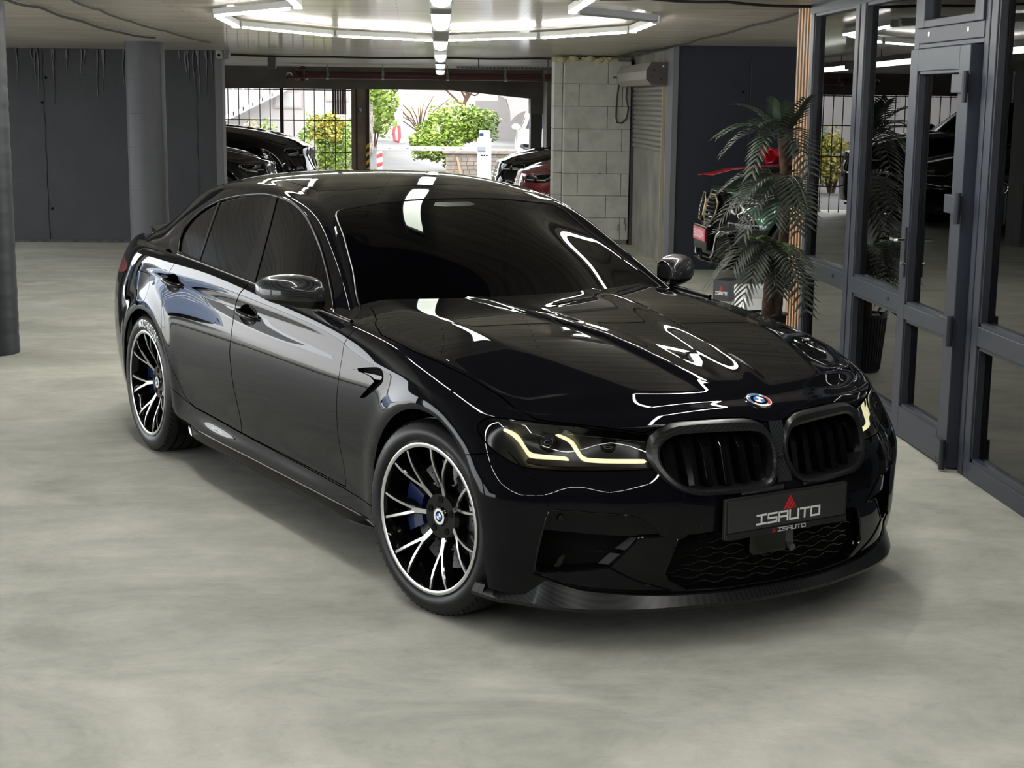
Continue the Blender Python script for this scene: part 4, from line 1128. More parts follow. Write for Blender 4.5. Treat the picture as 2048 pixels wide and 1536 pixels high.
def make_hero():
    car = thing('sports_saloon', 'glossy black sports saloon with a carbon grille surround, machined wheels and lit headlights', 'car', (0, 0, 0), math.radians(-62.153))
    B = body_surface(); G = greenhouse_surface()
    bv = bvh_of(B); gv = bvh_of(G)
    def bx(y, z, d=0.0):
        h = bv.ray_cast(Vector((2.5, y, z)), Vector((-1, 0, 0)))
        return (h[0].x + d) if h[0] else .4
    def bz(x, y):
        h = bv.ray_cast(Vector((x, y, 2.5)), Vector((0, 0, -1))); return h[0].z if h[0] else .9
    def by(x, z):
        h = bv.ray_cast(Vector((x, 2.5, z)), Vector((0, -1, 0))); return h[0].y if h[0] else .9
    def gy(x, z):
        h = gv.ray_cast(Vector((x, 2.5, z)), Vector((0, -1, 0))); return h[0].y if h[0] else .7
    T = half(B)
    X = lambda t: t.V[:, 0]
    Yc = lambda t: t.V[:, 1]
    Zc = lambda t: t.V[:, 2]
    GAP = .0042
    def take(t, f, g=GAP):
        """piece inside f<-g/2, rest outside f>g/2"""
        a, r0 = cut(t, f + g / 2)
        fr = None
        return a, r0
    def split(t, ffun, g=GAP):
        a, r = cut(t, ffun(t) + g / 2)
        _, r = cut(r, ffun(r) - g / 2)
        return a, r
    big = 9.0
    def side_poly(poly, ymin=.55):
        P = np.array(poly)
        return lambda t: np.where(Yc(t) > ymin, sdf(t.V[:, [0, 2]], P), big)
    def front_poly(poly, xmin=.35):
        P = np.array(poly)
        return lambda t: np.where(X(t) > xmin, sdf(t.V[:, [1, 2]], P), big)
    th = math.radians(50)
    def obl(V): return np.stack([-V[:, 0] * math.sin(th) + V[:, 1] * math.cos(th), V[:, 2]], 1)
    def obl_poly(P3):
        P = obl(np.array(P3)); return P
    # --- wheel openings
    for cx in (0.0, -2.982):
        f = np.where(Yc(T) > .5, np.hypot(X(T) - cx, np.maximum(Zc(T) - .352, 0)) - .383, big)
        _, T = cut(T, f)
    # --- kidney openings
    kid_out = [(.014, .655), (.030, .700), (.060, .737), (.112, .755), (.226, .760), (.372, .757), (.430, .737), (.464, .700), (.472, .640), (.430, .570), (.370, .535), (.298, .526), (.126, .527), (.052, .545), (.018, .600)]
    kid_in = [(.034, .655), (.046, .690), (.075, .712), (.118, .719), (.226, .724), (.365, .722), (.410, .705), (.434, .675), (.438, .635), (.414, .590), (.366, .557), (.298, .546), (.130, .545), (.070, .556), (.038, .605)]
    ko = smooth_poly(kid_out, 5); ki = smooth_poly(kid_in, 5)
    hole, T = split(T, front_poly(ko), 0.002)
    # --- headlight
    hl3 = [(.309, .845, .757), (.393, .784, .755), (.441, .742, .752), (.541, .638, .744), (.668, .452, .718), (.672, .452, .70), (.694, .466, .614), (.638, .581, .612), (.565, .672, .606), (.505, .733, .603), (.444, .814, .612), (.378, .873, .653), (.312, .893, .698), (.287, .892, .724), (.291, .870, .747)]
    hp = smooth_poly([tuple(p) + (('c',) if i in (0, 4, 6) else ()) for i, p in enumerate(obl(np.array(hl3)))], 5)
    f_hl = lambda t: np.where((X(t) > .15) & (Yc(t) > .3), sdf(obl(t.V), hp), big)
    lens, T = split(T, f_hl, .004)
    # --- hood
    hy = [0, .05, .11, .226, .37, .43, .47, .55, .64, .74, .80]; hz = [.733, .741, .759, .764, .760, .742, .728, .740, .750, .758, .762]
    gx = [-1.0, -.80, -.66, -.60, -.476, -.238, .01, .273, .426, .48]; gyv = [.700, .738, .790, .825, .862, .858, .832, .780, .748, .73]
    def f_hood(t):
        f1 = (np.interp(Yc(t), hy, hz) - Zc(t)) * .9
        f2 = Yc(t) - np.interp(X(t), gx, gyv)
        f3 = (np.interp(Yc(t), [0, .2, .4, .7, .85], [-.70, -.705, -.735, -.825, -.88]) - X(t))
        return np.maximum(np.maximum(f1, f2 * .95), f3)
    hood, T = split(T, f_hood, .0045)
    # --- intakes
    ci = [(.0, .402), (.30, .402), (.40, .387), (.445, .262), (.36, .20), (0, .192)]
    cgp = np.array([(-.3, .402), (.28, .402), (.37, .398), (.402, .384), (.440, .268), (.425, .245), (.36, .203), (.30, .197), (-.3, .193)])
    cg, T = split(T, front_poly(cgp), .001)
    si = smooth_poly([(.764, .476), (.735, .480), (.608, .476), (.541, .466), (.507, .443), (.452, .397, 'c'), (.527, .397, 'c'), (.608, .296, 'c'), (.745, .268), (.785, .270), (.798, .282), (.780, .409)], 5)
    sin_, T = split(T, front_poly(si, .3), .001)
    # --- bumper against fender: seam from arch to headlight
    def f_bump(t):
        f = np.maximum(Zc(t) - np.interp(X(t), [.20, .25, .37, .50], [.626, .626, .650, .70]), .06 - X(t))
        return f
    bumper, T = split(T, f_bump, .004)
    # nose panel above the bumper between the lights joins the bumper
    def f_nose(t): return np.maximum(.47 - X(t), Yc(t) - .60)
    nose, T = cut(T, f_nose(T)) if True else (None, T)
    # --- doors
    fd = [(-.62, 1.10), (-.628, .975), (-.648, .925), (-.691, .867), (-.708, .68), (-.689, .482), (-.655, .315), (-1.738, .325), (-1.758, .481), (-1.823, .677), (-1.800, .893), (-1.752, .95), (-1.70, .985), (-1.68, 1.10)]
    rd = [(-1.684, 1.10), (-1.704, .985), (-1.756, .95), (-1.804, .893), (-1.827, .677), (-1.762, .481), (-1.742, .325), (-2.31, .340), (-2.375, .352), (-2.445, .374), (-2.50, .43), (-2.588, .514), (-2.683, .645), (-2.726, .767), (-2.716, .877), (-2.66, .96), (-2.60, 1.01), (-2.58, 1.10)]
    fdoor, T = split(T, side_poly(fd), .0045)
    rdoor, T = split(T, side_poly(rd), .0045)
    # --- sill below the doors
    sill, T = split(T, side_poly([(-.30, .297), (-.68, .307), (-1.74, .322), (-2.31, .337), (-2.375, .348), (-2.47, .36), (-2.64, .41), (-2.64, .0), (-.30, .0)]), .004)
    # --- fender vent
    vp = smooth_poly([(-.591, .789, 'c'), (-.45, .816), (-.362, .826), (-.330, .806), (-.336, .774), (-.46, .703), (-.512, .692, 'c'), (-.452, .735), (-.398, .772, 'c'), (-.45, .785)], 5)
    # --- rear: tail lamp
    tl = smooth_poly([(-3.46, .925, 'c'), (-3.42, .895), (-3.56, .862), (-3.75, .845), (-4.3, .84, 'c'), (-4.3, .95, 'c'), (-3.70, .942)], 5)
    tail, T = split(T, lambda t: np.where(X(t) < -3.3, sdf(t.V[:, [0, 2]], tl), big), .003)
    fender, quarter = cut(T, -(X(T) + 1.7))
    vent, fender = split(fender, side_poly(vp), .001)
    boot, quarter = split(quarter, lambda t: np.maximum(np.maximum(1.0 - Zc(t), X(t) + 3.10), Yc(t) - np.interp(X(t), [-4.0, -3.6, -3.2, -3.0], [.62, .69, .72, .70])), .004)
    rbump, quarter = split(quarter, side_poly([(-3.30, .0), (-3.30, .58), (-3.36, .66), (-3.75, .78), (-4.4, .80), (-4.4, .0)], -1), .004)
    # fuel flap on the right rear wing
    fl = smooth_poly([(-3.20, .90), (-3.06, .915), (-2.955, .905), (-2.94, .84), (-2.98, .77), (-3.10, .765), (-3.19, .80)], 5)

    def side_part(t, name, mat, rimd=.014, skip=None):
        out = []
        for s in (1, -1):
            out.append(tri_obj(t if s > 0 else mirror(t), name, car, mat, rimd, skip))
        return out
    # --- door handle cups
    def cup(door, cx, cz):
        el = np.array([(cx + .107 * math.cos(a) + .0, cz + .044 * math.sin(a) + .0) for a in np.linspace(0, 2 * PI, 41)[:-1]])
        c, d = split(door, side_poly(el), .001)
        r = np.hypot((c.V[:, 0] - cx) / .107, (c.V[:, 2] - cz) / .044)
        c2 = c.copy(); dep = .032 * np.clip(1 - r ** 2, 0, 1) ** .6
        c2.V[:, 1] -= dep
        c2.N = c2.N.copy(); c2.N[:, 0] += -(c.V[:, 0] - cx) * 5; c2.N[:, 2] += -(c.V[:, 2] - cz) * 14
        c2.N /= np.linalg.norm(c2.N, axis=1)[:, None]
        return c2, d
    cupf, fdoor = cup(fdoor, -1.65, .866); cupr, rdoor = cup(rdoor, -2.60, .907)
    doors_f = side_part(fdoor, 'front_door', 'paint'); doors_r = side_part(rdoor, 'rear_door', 'paint')
    for s, df, dr in zip((1, -1), doors_f, doors_r):
        for cupt, d, cx, cz in ((cupf, df, -1.65, .866), (cupr, dr, -2.60, .907)):
            c = cupt if s > 0 else mirror(cupt)
            tri_obj(c, 'handle_recess', d, 'gloss')
            yb = by(cx, cz) + .004
            mb = MB()
            pts = [(cx - .118, s * (yb - .010), cz + .006), (cx - .10, s * (yb + .012), cz + .006), (cx - .05, s * (yb + .020), cz + .004), (cx, s * (yb + .021), cz), (cx + .05, s * (yb + .018), cz - .003), (cx + .088, s * (yb + .010), cz - .006), (cx + .10, s * (yb - .01), cz - .006)]
            mb.tube(pts, [.010, .012, .0125, .0125, .012, .0115, .009], 12)
            mb.build('door_handle', 'paint', d, smooth=True, angle=1.2)
    fl_c, q2 = split(quarter, side_poly(fl), .0035)
    tri_obj(quarter, 'rear_quarter', car, 'paint', .014)
    rq = tri_obj(mirror(q2), 'rear_quarter', car, 'paint', .014)
    tri_obj(mirror(fl_c), 'fuel_flap', rq, 'paint', .006)
    fenders = side_part(fender, 'front_fender', 'paint')
    for s, fo in zip((1, -1), fenders):
        v = offset(vent, -.022)
        tri_obj(v if s > 0 else mirror(v), 'vent_recess', fo, 'void')
        vr = rim(vent, .024); vr = Tri(vr.V, vr.N, vr.F[len(vent.F):])
        tri_obj(vr if s > 0 else mirror(vr), 'vent_wall', fo, 'gloss')
        bl = smooth_poly([(-.585, .782), (-.42, .795), (-.345, .798), (-.35, .786), (-.43, .778), (-.57, .776)], 4)
        bt, _ = cut(vent, side_poly(bl)(vent))
        if len(bt.F):
            bt = offset(bt, -.004); tri_obj(bt if s > 0 else mirror(bt), 'vent_blade', fo, 'gloss', .008)
    side_part(sill, 'side_sill', 'paint')
    tri_obj(hood, 'hood', car, 'paint', .014, lambda v: np.abs(v[:, 1]) < 1e-4, True)
    bj = join(bumper, nose)
    fb = tri_obj(bj, 'front_bumper', car, 'paint', .016, lambda v: np.abs(v[:, 1]) < 1e-4, True)
    tri_obj(rbump, 'rear_bumper', car, 'paint', .014, lambda v: np.abs(v[:, 1]) < 1e-4, True)
    bt_o = tri_obj(boot, 'boot_lid', car, 'paint', .014, lambda v: np.abs(v[:, 1]) < 1e-4, True)
    for s in (1, -1):
        t = tail if s > 0 else mirror(tail)
        tri_obj(t, 'tail_lamp', car, 'tail', .02)
    # boot spoiler lip
    mb = MB(); ys = np.linspace(-.60, .60, 25); V = []; F = []
    for y in ys:
        x0 = -3.98 + .16 * (abs(y) / .6) ** 2.2; z0 = bz(x0 + .02, y)
        V += [(x0 + .10, y, z0 + .002), (x0 + .02, y, z0 + .022), (x0 - .03, y, z0 + .032), (x0 - .03, y, z0 + .018), (x0, y, z0 - .006)]
    for i in range(len(ys) - 1):
        for j in range(4): F.append((5 * i + j, 5 * i + j + 1, 5 * (i + 1) + j + 1, 5 * (i + 1) + j))
    F += [(0, 1, 2, 3, 4), tuple(5 * (len(ys) - 1) + j for j in (4, 3, 2, 1, 0))]
    mb.add(V, F); mb.build('boot_spoiler', 'gloss', bt_o, smooth=True, angle=.7)

    # --- greenhouse
    H = half(G)
    ws = [(-.70, 0), (-.705, .2), (-.735, .4), (-.80, .60), (-.872, .744), (-1.10, .676), (-1.31, .615), (-1.485, .566), (-1.512, .42), (-1.515, .25), (-1.513, 0)]
    wp = np.array([(-.70, -.4)] + ws + [(-1.513, -.4)])
    screen, H = split(H, lambda t: np.where((X(t) > -1.75), sdf(t.V[:, [0, 1]], wp), big), .003)
    rw = np.array([(-2.84, -.4), (-2.84, 0), (-2.845, .4), (-2.86, .50), (-3.08, .515), (-3.37, .53), (-3.58, .565), (-3.64, .5), (-3.66, 0), (-3.66, -.4)])
    rscreen, H = split(H, lambda t: np.where((X(t) < -2.6), sdf(t.V[:, [0, 1]], rw), big), .003)
    dlo = [(-2.715, 1.045), (-2.790, 1.128), (-2.735, 1.222), (-2.555, 1.298), (-2.322, 1.340), (-2.07, 1.361), (-1.953, 1.360), (-1.77, 1.342), (-1.574, 1.294), (-1.369, 1.207), (-1.177, 1.098), (-1.02, 1.005), (-.93, .950)]
    bel = [(-1.0, .945), (-1.3, .968), (-1.709, .995), (-1.846, 1.001), (-2.40, 1.028)]
    dl = smooth_poly([p + (('c',) if i in (0, len(dlo) - 1) else ()) for i, p in enumerate(dlo)] + bel, 5)
    area, H = split(H, side_poly(dl, .5), .002)
    # divide into quarter light, rear pane, pillar, front pane
    def lineL(p, q):
        p = np.array(p); q = np.array(q); d = (q - p) / np.linalg.norm(q - p); n = np.array([-d[1], d[0]])
        return lambda t: (t.V[:, [0, 2]] - p) @ n
    qd = lineL((-2.415, 1.03), (-2.545, 1.31)); b0 = lineL((-1.846, 1.0), (-1.978, 1.358)); b1 = lineL((-1.709, 1.0), (-1.925, 1.352))
    s0 = qd(Tri(np.array([[-2.9, 0, 1.1]]), None, None))[0]; sg = np.sign(s0)
    qpane, rest = cut(area, -(sg * qd(area)) + .009); qbar, rest = cut(rest, -(sg * qd(rest)) - .009)
    rpane, rest = cut(rest, -(sg * b0(rest))); bpil, fpane = cut(rest, -(sg * b1(rest)))
    roof_line = [(-1.70, 0), (-1.70, .30), (-1.715, .42), (-1.77, .515), (-1.90, .53), (-2.70, .52), (-2.76, .45), (-2.77, 0)]
    rp = np.array([(-1.70, -.4)] + roof_line + [(-2.77, -.4)])
    sun, H = split(H, lambda t: np.where(Zc(t) > 1.3, sdf(t.V[:, [0, 1]], rp), big), .004)
    tri_obj(H, 'roof', car, 'paint', .012, lambda v: np.abs(v[:, 1]) < 1e-4, True)
    tri_obj(sun, 'sunroof_panel', car, 'screen', .010, lambda v: np.abs(v[:, 1]) < 1e-4, True)
    wso = tri_obj(screen, 'windscreen', car, 'screen', .006, lambda v: np.abs(v[:, 1]) < 1e-4, True)
    tri_obj(rscreen, 'rear_window', car, 'tint', .006, lambda v: np.abs(v[:, 1]) < 1e-4, True)
    for s, df, dr in zip((1, -1), doors_f, doors_r):
        for t, nm, par, mt in ((fpane, 'door_glass', df, 'tint'), (rpane, 'door_glass', dr, 'tint'), (qpane, 'quarter_glass', dr, 'tint'), (qbar, 'glass_divider', dr, 'matte'), (bpil, 'pillar_cover', df, 'gloss')):
            t2 = offset(t, -.004 if mt == 'tint' else 0)
            tri_obj(t2 if s > 0 else mirror(t2), nm, par, mt, .004)
        # window surround trim
        pts = [(x, s * (gy(x, z) + .002), z) for x, z in dl]
        mb = MB(); mb.tube(pts + [pts[0]], .0065, 6); mb.build('window_trim', 'gloss', df, smooth=True, angle=1.5)
        mb = MB(); xs = np.linspace(-.70, -2.62, 40)
        bp = [(x, s * (float(np.interp(-x, [.7, 1.2, 1.75, 2.25, 2.62], [.876, .884, .887, .886, .880]))), float(np.interp(-x, [.7, 1.2, 1.75, 2.25, 2.62], [.946, .976, 1.003, 1.025, 1.038])) + .006) for x in xs]
        mb.tube(bp, .009, 8); mb.build('belt_trim', 'gloss', df, smooth=True, angle=1.5)
    tp = []
    for x, y in smooth_poly([(a, b) + (('c',) if i in (4, 7) else ()) for i, (a, b) in enumerate(ws[1:])], 4, False)[4:]:
        h = gv.ray_cast(Vector((x, y, 2.5)), Vector((0, 0, -1)))[0]
        if h: tp.append((h.x, h.y, h.z + .001))
    tp = tp + [(x, -y, z) for x, y, z in tp[::-1][1:]]
    mb = MB(); mb.tube(tp, .0032, 6); mb.build('screen_seal', PM('seal_black', (.012, .012, .013), .25), wso, smooth=True)
    # sensor shade on the windscreen
    mb = MB()
    V = [];
    for (x, y) in ((-1.475, -.085), (-1.475, .085), (-1.445, .11), (-1.43, .06), (-1.43, -.06), (-1.445, -.11)):
        h = gv.ray_cast(Vector((x, y, 2.5)), Vector((0, 0, -1)))[0]; V.append((h.x, h.y, h.z + .0015))
    mb.add(V, [tuple(range(6))]); mb.build('sensor_window', PM('sensor_grey', (.012, .012, .012), .4), wso)

    # --- headlights
    lampgrey_ = PM('lamp_housing_grey', (.022, .022, .024), .22, ior=1.6)
    for s in (1, -1):
        L = lens if s > 0 else mirror(lens)
        lo = tri_obj(L, 'headlight', car, 'lens', 0)
        hs = rim(offset(lens, -.001), .06); hs = Tri(hs.V, hs.N, hs.F[len(lens.F):])
        bk = offset(lens, -.055)
        hh = join(bk, hs)
        tri_obj(hh if s > 0 else mirror(hh), 'lamp_housing', lo, lampgrey_)
        def piece(p3, depth, mat, nm, thick=.012, k=4, corner=()):
            p = smooth_poly([tuple(q) + (('c',) if i in corner else ()) for i, q in enumerate(obl(np.array(p3)))], k)
            src = offset(lens, -depth)
            c, _ = cut(src, sdf(obl(src.V), p))
            if len(c.F): tri_obj(c if s > 0 else mirror(c), nm, lo, mat, thick)
        AC = tuple(range(20))
        piece([(.349, .84, .717), (.359, .826, .72), (.384, .798, .701), (.411, .786, .666), (.437, .774, .645), (.52, .691, .641), (.529, .689, .632), (.447, .776, .631), (.43, .79, .640), (.394, .806, .680), (.369, .824, .704)], .018, 'drl', 'daylight_strip', .012, 3)
        piece([(.467, .708, .706), (.478, .699, .709), (.515, .669, .692), (.548, .658, .655), (.57, .644, .643), (.672, .491, .642), (.679, .489, .631), (.58, .642, .632), (.552, .664, .639), (.512, .676, .682), (.493, .69, .695)], .018, 'drl', 'daylight_strip', .012, 3)
        # lower amber-brown tray and upper brow
        piece([(.43, .79, .630), (.53, .689, .628), (.68, .489, .627), (.688, .476, .616), (.60, .63, .616), (.50, .738, .610), (.44, .80, .618)], .022, PM('lamp_tray', (.05, .042, .03), .25), 'lamp_tray', .01, 3)
        piece([(.395, .775, .748), (.45, .73, .743), (.55, .625, .732), (.662, .455, .712), (.664, .455, .700), (.56, .60, .712), (.52, .66, .716), (.50, .69, .728), (.46, .72, .735)], .02, 'gloss', 'lamp_brow', .015, 3)
        piece([(.40, .79, .742), (.44, .755, .744), (.50, .70, .722), (.47, .715, .712), (.43, .76, .722)], .02, 'gloss', 'lamp_brow', .015, 3)
        ln = MB()
        for a, b in (((.335, .82, .745), (.40, .776, .735)), ((.40, .776, .735), (.42, .765, .712)), ((.42, .765, .712), (.455, .735, .703))):
            pa = Vector((a[0] - .012, s * (a[1] - .010), a[2])); pb = Vector((b[0] - .012, s * (b[1] - .010), b[2])); ln.cyl(pa, pb, .0018, 6)
        ln.build('lamp_edge', 'chrome', lo)
        ln = MB(); pts = [(.50, .675, .716), (.56, .595, .708), (.62, .515, .700), (.664, .452, .694), (.670, .452, .706)]
        ln.tube([(a - .012, s * (b - .008), c) for a, b, c in pts], .0018, 6); ln.build('lamp_edge', 'chrome', lo)
        ln = MB(); pts = [(.300, .862, .742), (.345, .822, .748), (.44, .735, .740)]
        ln.tube([(a - .012, s * (b - .010), c) for a, b, c in pts], .0018, 6); ln.build('lamp_edge', 'chrome', lo)
        for (cx, cy, cz, rr) in ((.445, .72, .680, .027), (.575, .565, .678, .024)):
            n = Vector((math.cos(th), s * math.sin(th) * .8, 0)).normalized()
            mb = MB(); c = Vector((cx, s * cy, cz)) - n * .018
            mb.cyl(c - n * .03, c, rr * 1.12, 24); mb.build('projector_ring', 'gloss', lo)
            mb = MB(); 
            bm = bmesh.new(); bmesh.ops.create_uvsphere(bm, u_segments=20, v_segments=12, radius=rr)
            me = bpy.data.meshes.new('m'); bm.to_mesh(me); bm.free()
            for v in me.vertices: v.co = v.co + c - n * .008
            put('projector_lens', me, lo, PM('projector_glass', (.01, .01, .012), .02, spec=.8), smooth=True)

    # --- kidneys
    cy0, cz0 = .243, .641
    def resample(poly, n):
        P = np.array(poly); a = np.arctan2((P[:, 1] - cz0), (P[:, 0] - cy0)); o = np.argsort(a)
        return P, a
    n = len(ko)
    for s in (1, -1):
        V = []; F = []
        for i in range(n):
            o = np.array(ko[i]); q = np.array(ki[i]); m1 = o * .78 + q * .22; m2 = o * .30 + q * .70
            c = o + (o - np.array([cy0, cz0])) * .012
            xo = bx(o[0], o[1])
            for (p, d) in ((c, -.006), (o, .004), (m1, .015), (m2, .015), (q, .007)):
                V.append((bx(min(p[0], .60), p[1]) + d, s * max(p[0], .004), p[1]))
            V.append((bx(q[0], q[1]) - .07, s * q[0], q[1]))
        for i in range(n):
            for j in range(5): F.append((6 * i + j, 6 * ((i + 1) % n) + j, 6 * ((i + 1) % n) + j + 1, 6 * i + j + 1))
        mb = MB(); mb.add(V, F)
        kf = mb.build('kidney_frame', 'carbon_satin', car, smooth=True, angle=.55)
        # slats
        for k in range(6):
            y = .075 + .0665 * k + (.006 if k == 0 else 0)
            inside = [p for p in np.linspace(.53, .735, 80) if sdf(np.array([[y, p]]), ki)[0] < -.004]
            z0, z1 = min(inside), max(inside)
            zk = z1 - .045
            mb = MB(); V = []; F = []
            for z, d in ((z0, -.022), (zk, -.014), (z1, -.045)):
                xx = bx(y, z) + d
                for (dy, dx) in ((-.013, 0), (.013, 0), (.010, -.05), (-.010, -.05)):
                    V.append((xx + dx, s * (y + dy), z))
            for i in range(2):
                for j in range(4): F.append((4 * i + j, 4 * i + (j + 1) % 4, 4 * i + 4 + (j + 1) % 4, 4 * i + 4 + j))
            mb.add(V, F); mb.build('grille_slat', 'gloss', kf, bevel=.0015)
        mb = MB()
        V = [(bx(q[0], q[1]) - .062, s * q[0], q[1]) for q in ki]
        mb.add(V, [tuple(range(len(V)))]); mb.build('radiator_screen', 'void', kf)
        if s > 0:
            fn = lambda a, b, h: (bx(a, b) - .010 + h, a, b)
            write_word('M', .352, .672, .022, .018, 0, .0035, fn, PM('badge_grey', (.12, .12, .13), .2, metal=1), kf, 'badge_letter')
    # dark carbon web between the kidneys
    mb = MB(); V = []; F = []
    zs = np.linspace(.545, .742, 12)
    for z in zs:
        for y in (-.03, 0, .03): V.append((bx(abs(y), z) + .006, y, z))
    for i in range(len(zs) - 1):
        for j in range(2): F.append((3 * i + j, 3 * i + j + 1, 3 * i + j + 4, 3 * i + j + 3))
    mb.add(V, F); mb.build('kidney_bridge', 'carbon', car, smooth=True)
    mb = MB(); mb.cyl((bx(0, .625), 0, .625), (bx(0, .625) + .012, 0, .625), .008, 14); mb.build('front_camera', 'matte', fb)
    # hood badge
    hz0 = bz(.664, 0)
    nrm = Vector((bz(.60, 0) - bz(.72, 0), 0, .12)).normalized()
    roundel(car, 'hood_badge', .047, ('white', [('blue', .9, 2.2), (PM('violet_enamel', (.03, .02, .14), .3), 2.4, 3.6), ('red', 5.2, 6.8)]), nrm, (.664, 0, hz0), (-1, 0, .2), .007)
    # --- number plate
    xp = .828
    fnp = lambda a, b, h: (xp + .010 - (b - .45) * .06 + h, a, b)
    mb = MB(); mb.box((xp - .012, -.268, .378), (xp + .006, .268, .516))
    pl = mb.build('number_plate', 'matte', car, bevel=.004)
    mb = MB(); mb.box((xp + .004, -.258, .402), (xp + .0085, .258, .510)); mb.build('plate_face', PM('plate_black', (.02, .021, .02), .35), pl, bevel=.001)
    mb = MB(); mb.box((xp + .004, -.266, .379), (xp + .012, .266, .399)); mb.build('plate_lip', 'matte', pl, bevel=.003)
    fn2 = lambda a, b, h: (xp + .0088 + h, a, b)
    write_word('ISAUTO', -.135, .418, .037, .030, .0105, .0062, fn2, PM('letter_white', (.72, .74, .74), .4), pl)
    striped_triangle(-.022, .456, .058, .046, fn2, PM('logo_red', (.5, .012, .015), .4), pl)
    fn3 = lambda a, b, h: (xp + .0122 + h, a, b)
    write_word('ISAUTO', -.046, .384, .0165, .0115, .0045, .0026, fn3, PM('letter_grey', (.45, .46, .46), .4), pl)
    striped_triangle(-.072, .383, .018, .014, fn3, PM('logo_red_small', (.32, .012, .015), .4), pl)
    # --- central intake
    V = [];
    mb = MB()
    for i in range(9):
        z = .385 - .0235 * i
        yl = float(np.interp(z, [.19, .25, .268, .384, .41], [.30, .42, .432, .395, .37])) - .006
        pts = []; k = 0; y = -yl
        step = .026
        nn = int(2 * yl / step)
        for j in range(nn + 1):
            y = -yl + 2 * yl * j / nn
            ph = (j + 2 * i) % 4
            pts.append((bx(min(abs(y), .5), max(z, .2)) - .028, y, z + (.005 if ph in (0, 1) else -.005)))
        m2 = MB(); m2.tube(pts, .0030, 5); m2.build('grille_bar', 'gloss', fb)
    yy = np.linspace(-.46, .46, 25)
    V = []; F = []
    for y in yy:
        for z in (.18, .41): V.append((bx(min(abs(y), .5), max(z, .2)) - .05, y, z))
    for i in range(len(yy) - 1): F.append((2 * i, 2 * i + 2, 2 * i + 3, 2 * i + 1))
    mb = MB(); mb.add(V, F); mb.build('intake_back', 'void', fb)
    # frame edge of the intake
    cp = [(bx(min(abs(y), .5), z) - .004, y, z) for y, z in [(.37, .398), (.402, .384), (.440, .268), (.425, .245), (.36, .203), (.2, .195), (0, .193), (-.2, .195), (-.36, .203), (-.425, .245), (-.440, .268), (-.402, .384), (-.37, .398)]]
    mb = MB(); mb.tube(cp, .005, 6); mb.build('intake_edge', 'gloss', fb, smooth=True)
    mb = MB(); mb.box((bx(0, .34) - .045, -.125, .296), (bx(0, .34) - .006, .035, .382)); mb.build('radar_cover', 'gloss', fb, bevel=.012)
    mb = MB(); mb.cyl((bx(0, .31) - .03, .045, .315), (bx(0, .31) + .006, .045, .309), .013, 12); mb.box((bx(0, .34) - .05, .03, .315), (bx(0, .34) - .01, .06, .39)); mb.build('tow_camera', PM('grey_plastic', (.05, .05, .055), .25), fb)
    # parking sensors
    for s in (1, -1):
        for (y, z) in ((.325, .425), (.735, .455)):
            x = bx(y, z); mb = MB(); mb.cyl((x - .01, s * y, z), (x + .001, s * y, z), .010, 16); mb.build('parking_sensor', 'gloss', fb)
    # --- side intakes
    for s in (1, -1):
        def sp(depth, poly, mat, nm, thick=.02):
            src = offset(sin_, -depth)
            c, _ = cut(src, sdf(src.V[:, [1, 2]], np.array(poly)))
            if len(c.F): tri_obj(c if s > 0 else mirror(c), nm, fb, mat, thick)
        w = rim(sin_, .075); w = Tri(w.V, w.N, w.F[len(sin_.F):]); tri_obj(w if s > 0 else mirror(w), 'intake_wall', fb, 'gloss')
        tri_obj(offset(sin_, -.07) if s > 0 else mirror(offset(sin_, -.07)), 'intake_back', fb, 'void')
        sp(.010, [(.80, .50), (.45, .50), (.45, .395), (.54, .400), (.80, .410)], 'paint', 'intake_flap', .03)
        sp(.022, [(.738, .274), (.722, .274), (.705, .322), (.716, .325)], 'gloss', 'intake_ridge', .0)
        sp(.022, [(.700, .333), (.612, .339), (.612, .346), (.704, .341)], 'gloss', 'intake_ridge', .0)
        # bright edge fins
        for (a, b) in (((.515, .392), (.56, .352)), ((.573, .338), (.606, .302))):
            mb = MB()
            p = Vector((bx(a[0], a[1]) - .006, s * a[0], a[1])); q = Vector((bx(b[0], b[1]) - .006, s * b[0], b[1]))
            d = Vector((-.035, s * .02, 0)); mb.add([p, q, q + d, p + d, p + Vector((0, s * .004, .003)), q + Vector((0, s * .004, .003)), q + d, p + d], [(0, 1, 2, 3), (4, 5, 1, 0), (4, 7, 6, 5)])
            mb.build('intake_fin', PM('fin_satin', (.03, .03, .035), .18), fb)
    for s in (1, -1):
        # rolled edges round the side intakes and along the lower lip
        ep = [(bx(y, z) + .001, s * y, z) for y, z in si]
        mb = MB(); mb.tube(ep + [ep[0]], .0032, 6); mb.build('intake_edge', 'gloss', fb, smooth=True)
        lp = smooth_poly([(.800, .262), (.760, .247), (.687, .222), (.56, .212), (.41, .203)], 5, False)
        mb = MB(); mb.tube([(bx(y, z) + .002, s * y, z) for y, z in lp], .0042, 6); mb.build('lip_crease', 'gloss', fb, smooth=True)
        wp2 = smooth_poly([(.608, .294), (.53, .250), (.455, .222), (.41, .206)], 5, False)
        mb = MB(); mb.tube([(bx(y, z) + .001, s * y, z) for y, z in wp2], .0030, 6); mb.build('fin_crease', 'gloss', fb, smooth=True)
        vp2 = smooth_poly([(.835, .655), (.80, .585), (.775, .53), (.768, .49)], 5, False)
        mb = MB(); mb.tube([(bx(y, z) - .0005, s * y, z) for y, z in vp2], .0026, 6); mb.build('cheek_crease', 'paint', fb, smooth=True)
    # --- splitter
    pc = [(0, .828, .19, .152), (.15, .822, .19, .152), (.30, .795, .192, .152), (.45, .752, .196, .150), (.58, .694, .205, .148), (.69, .616, .215, .146), (.775, .528, .243, .148), (.835, .45, .214, .150), (.872, .40, .188, .150), (.915, .31, .196, .160)]
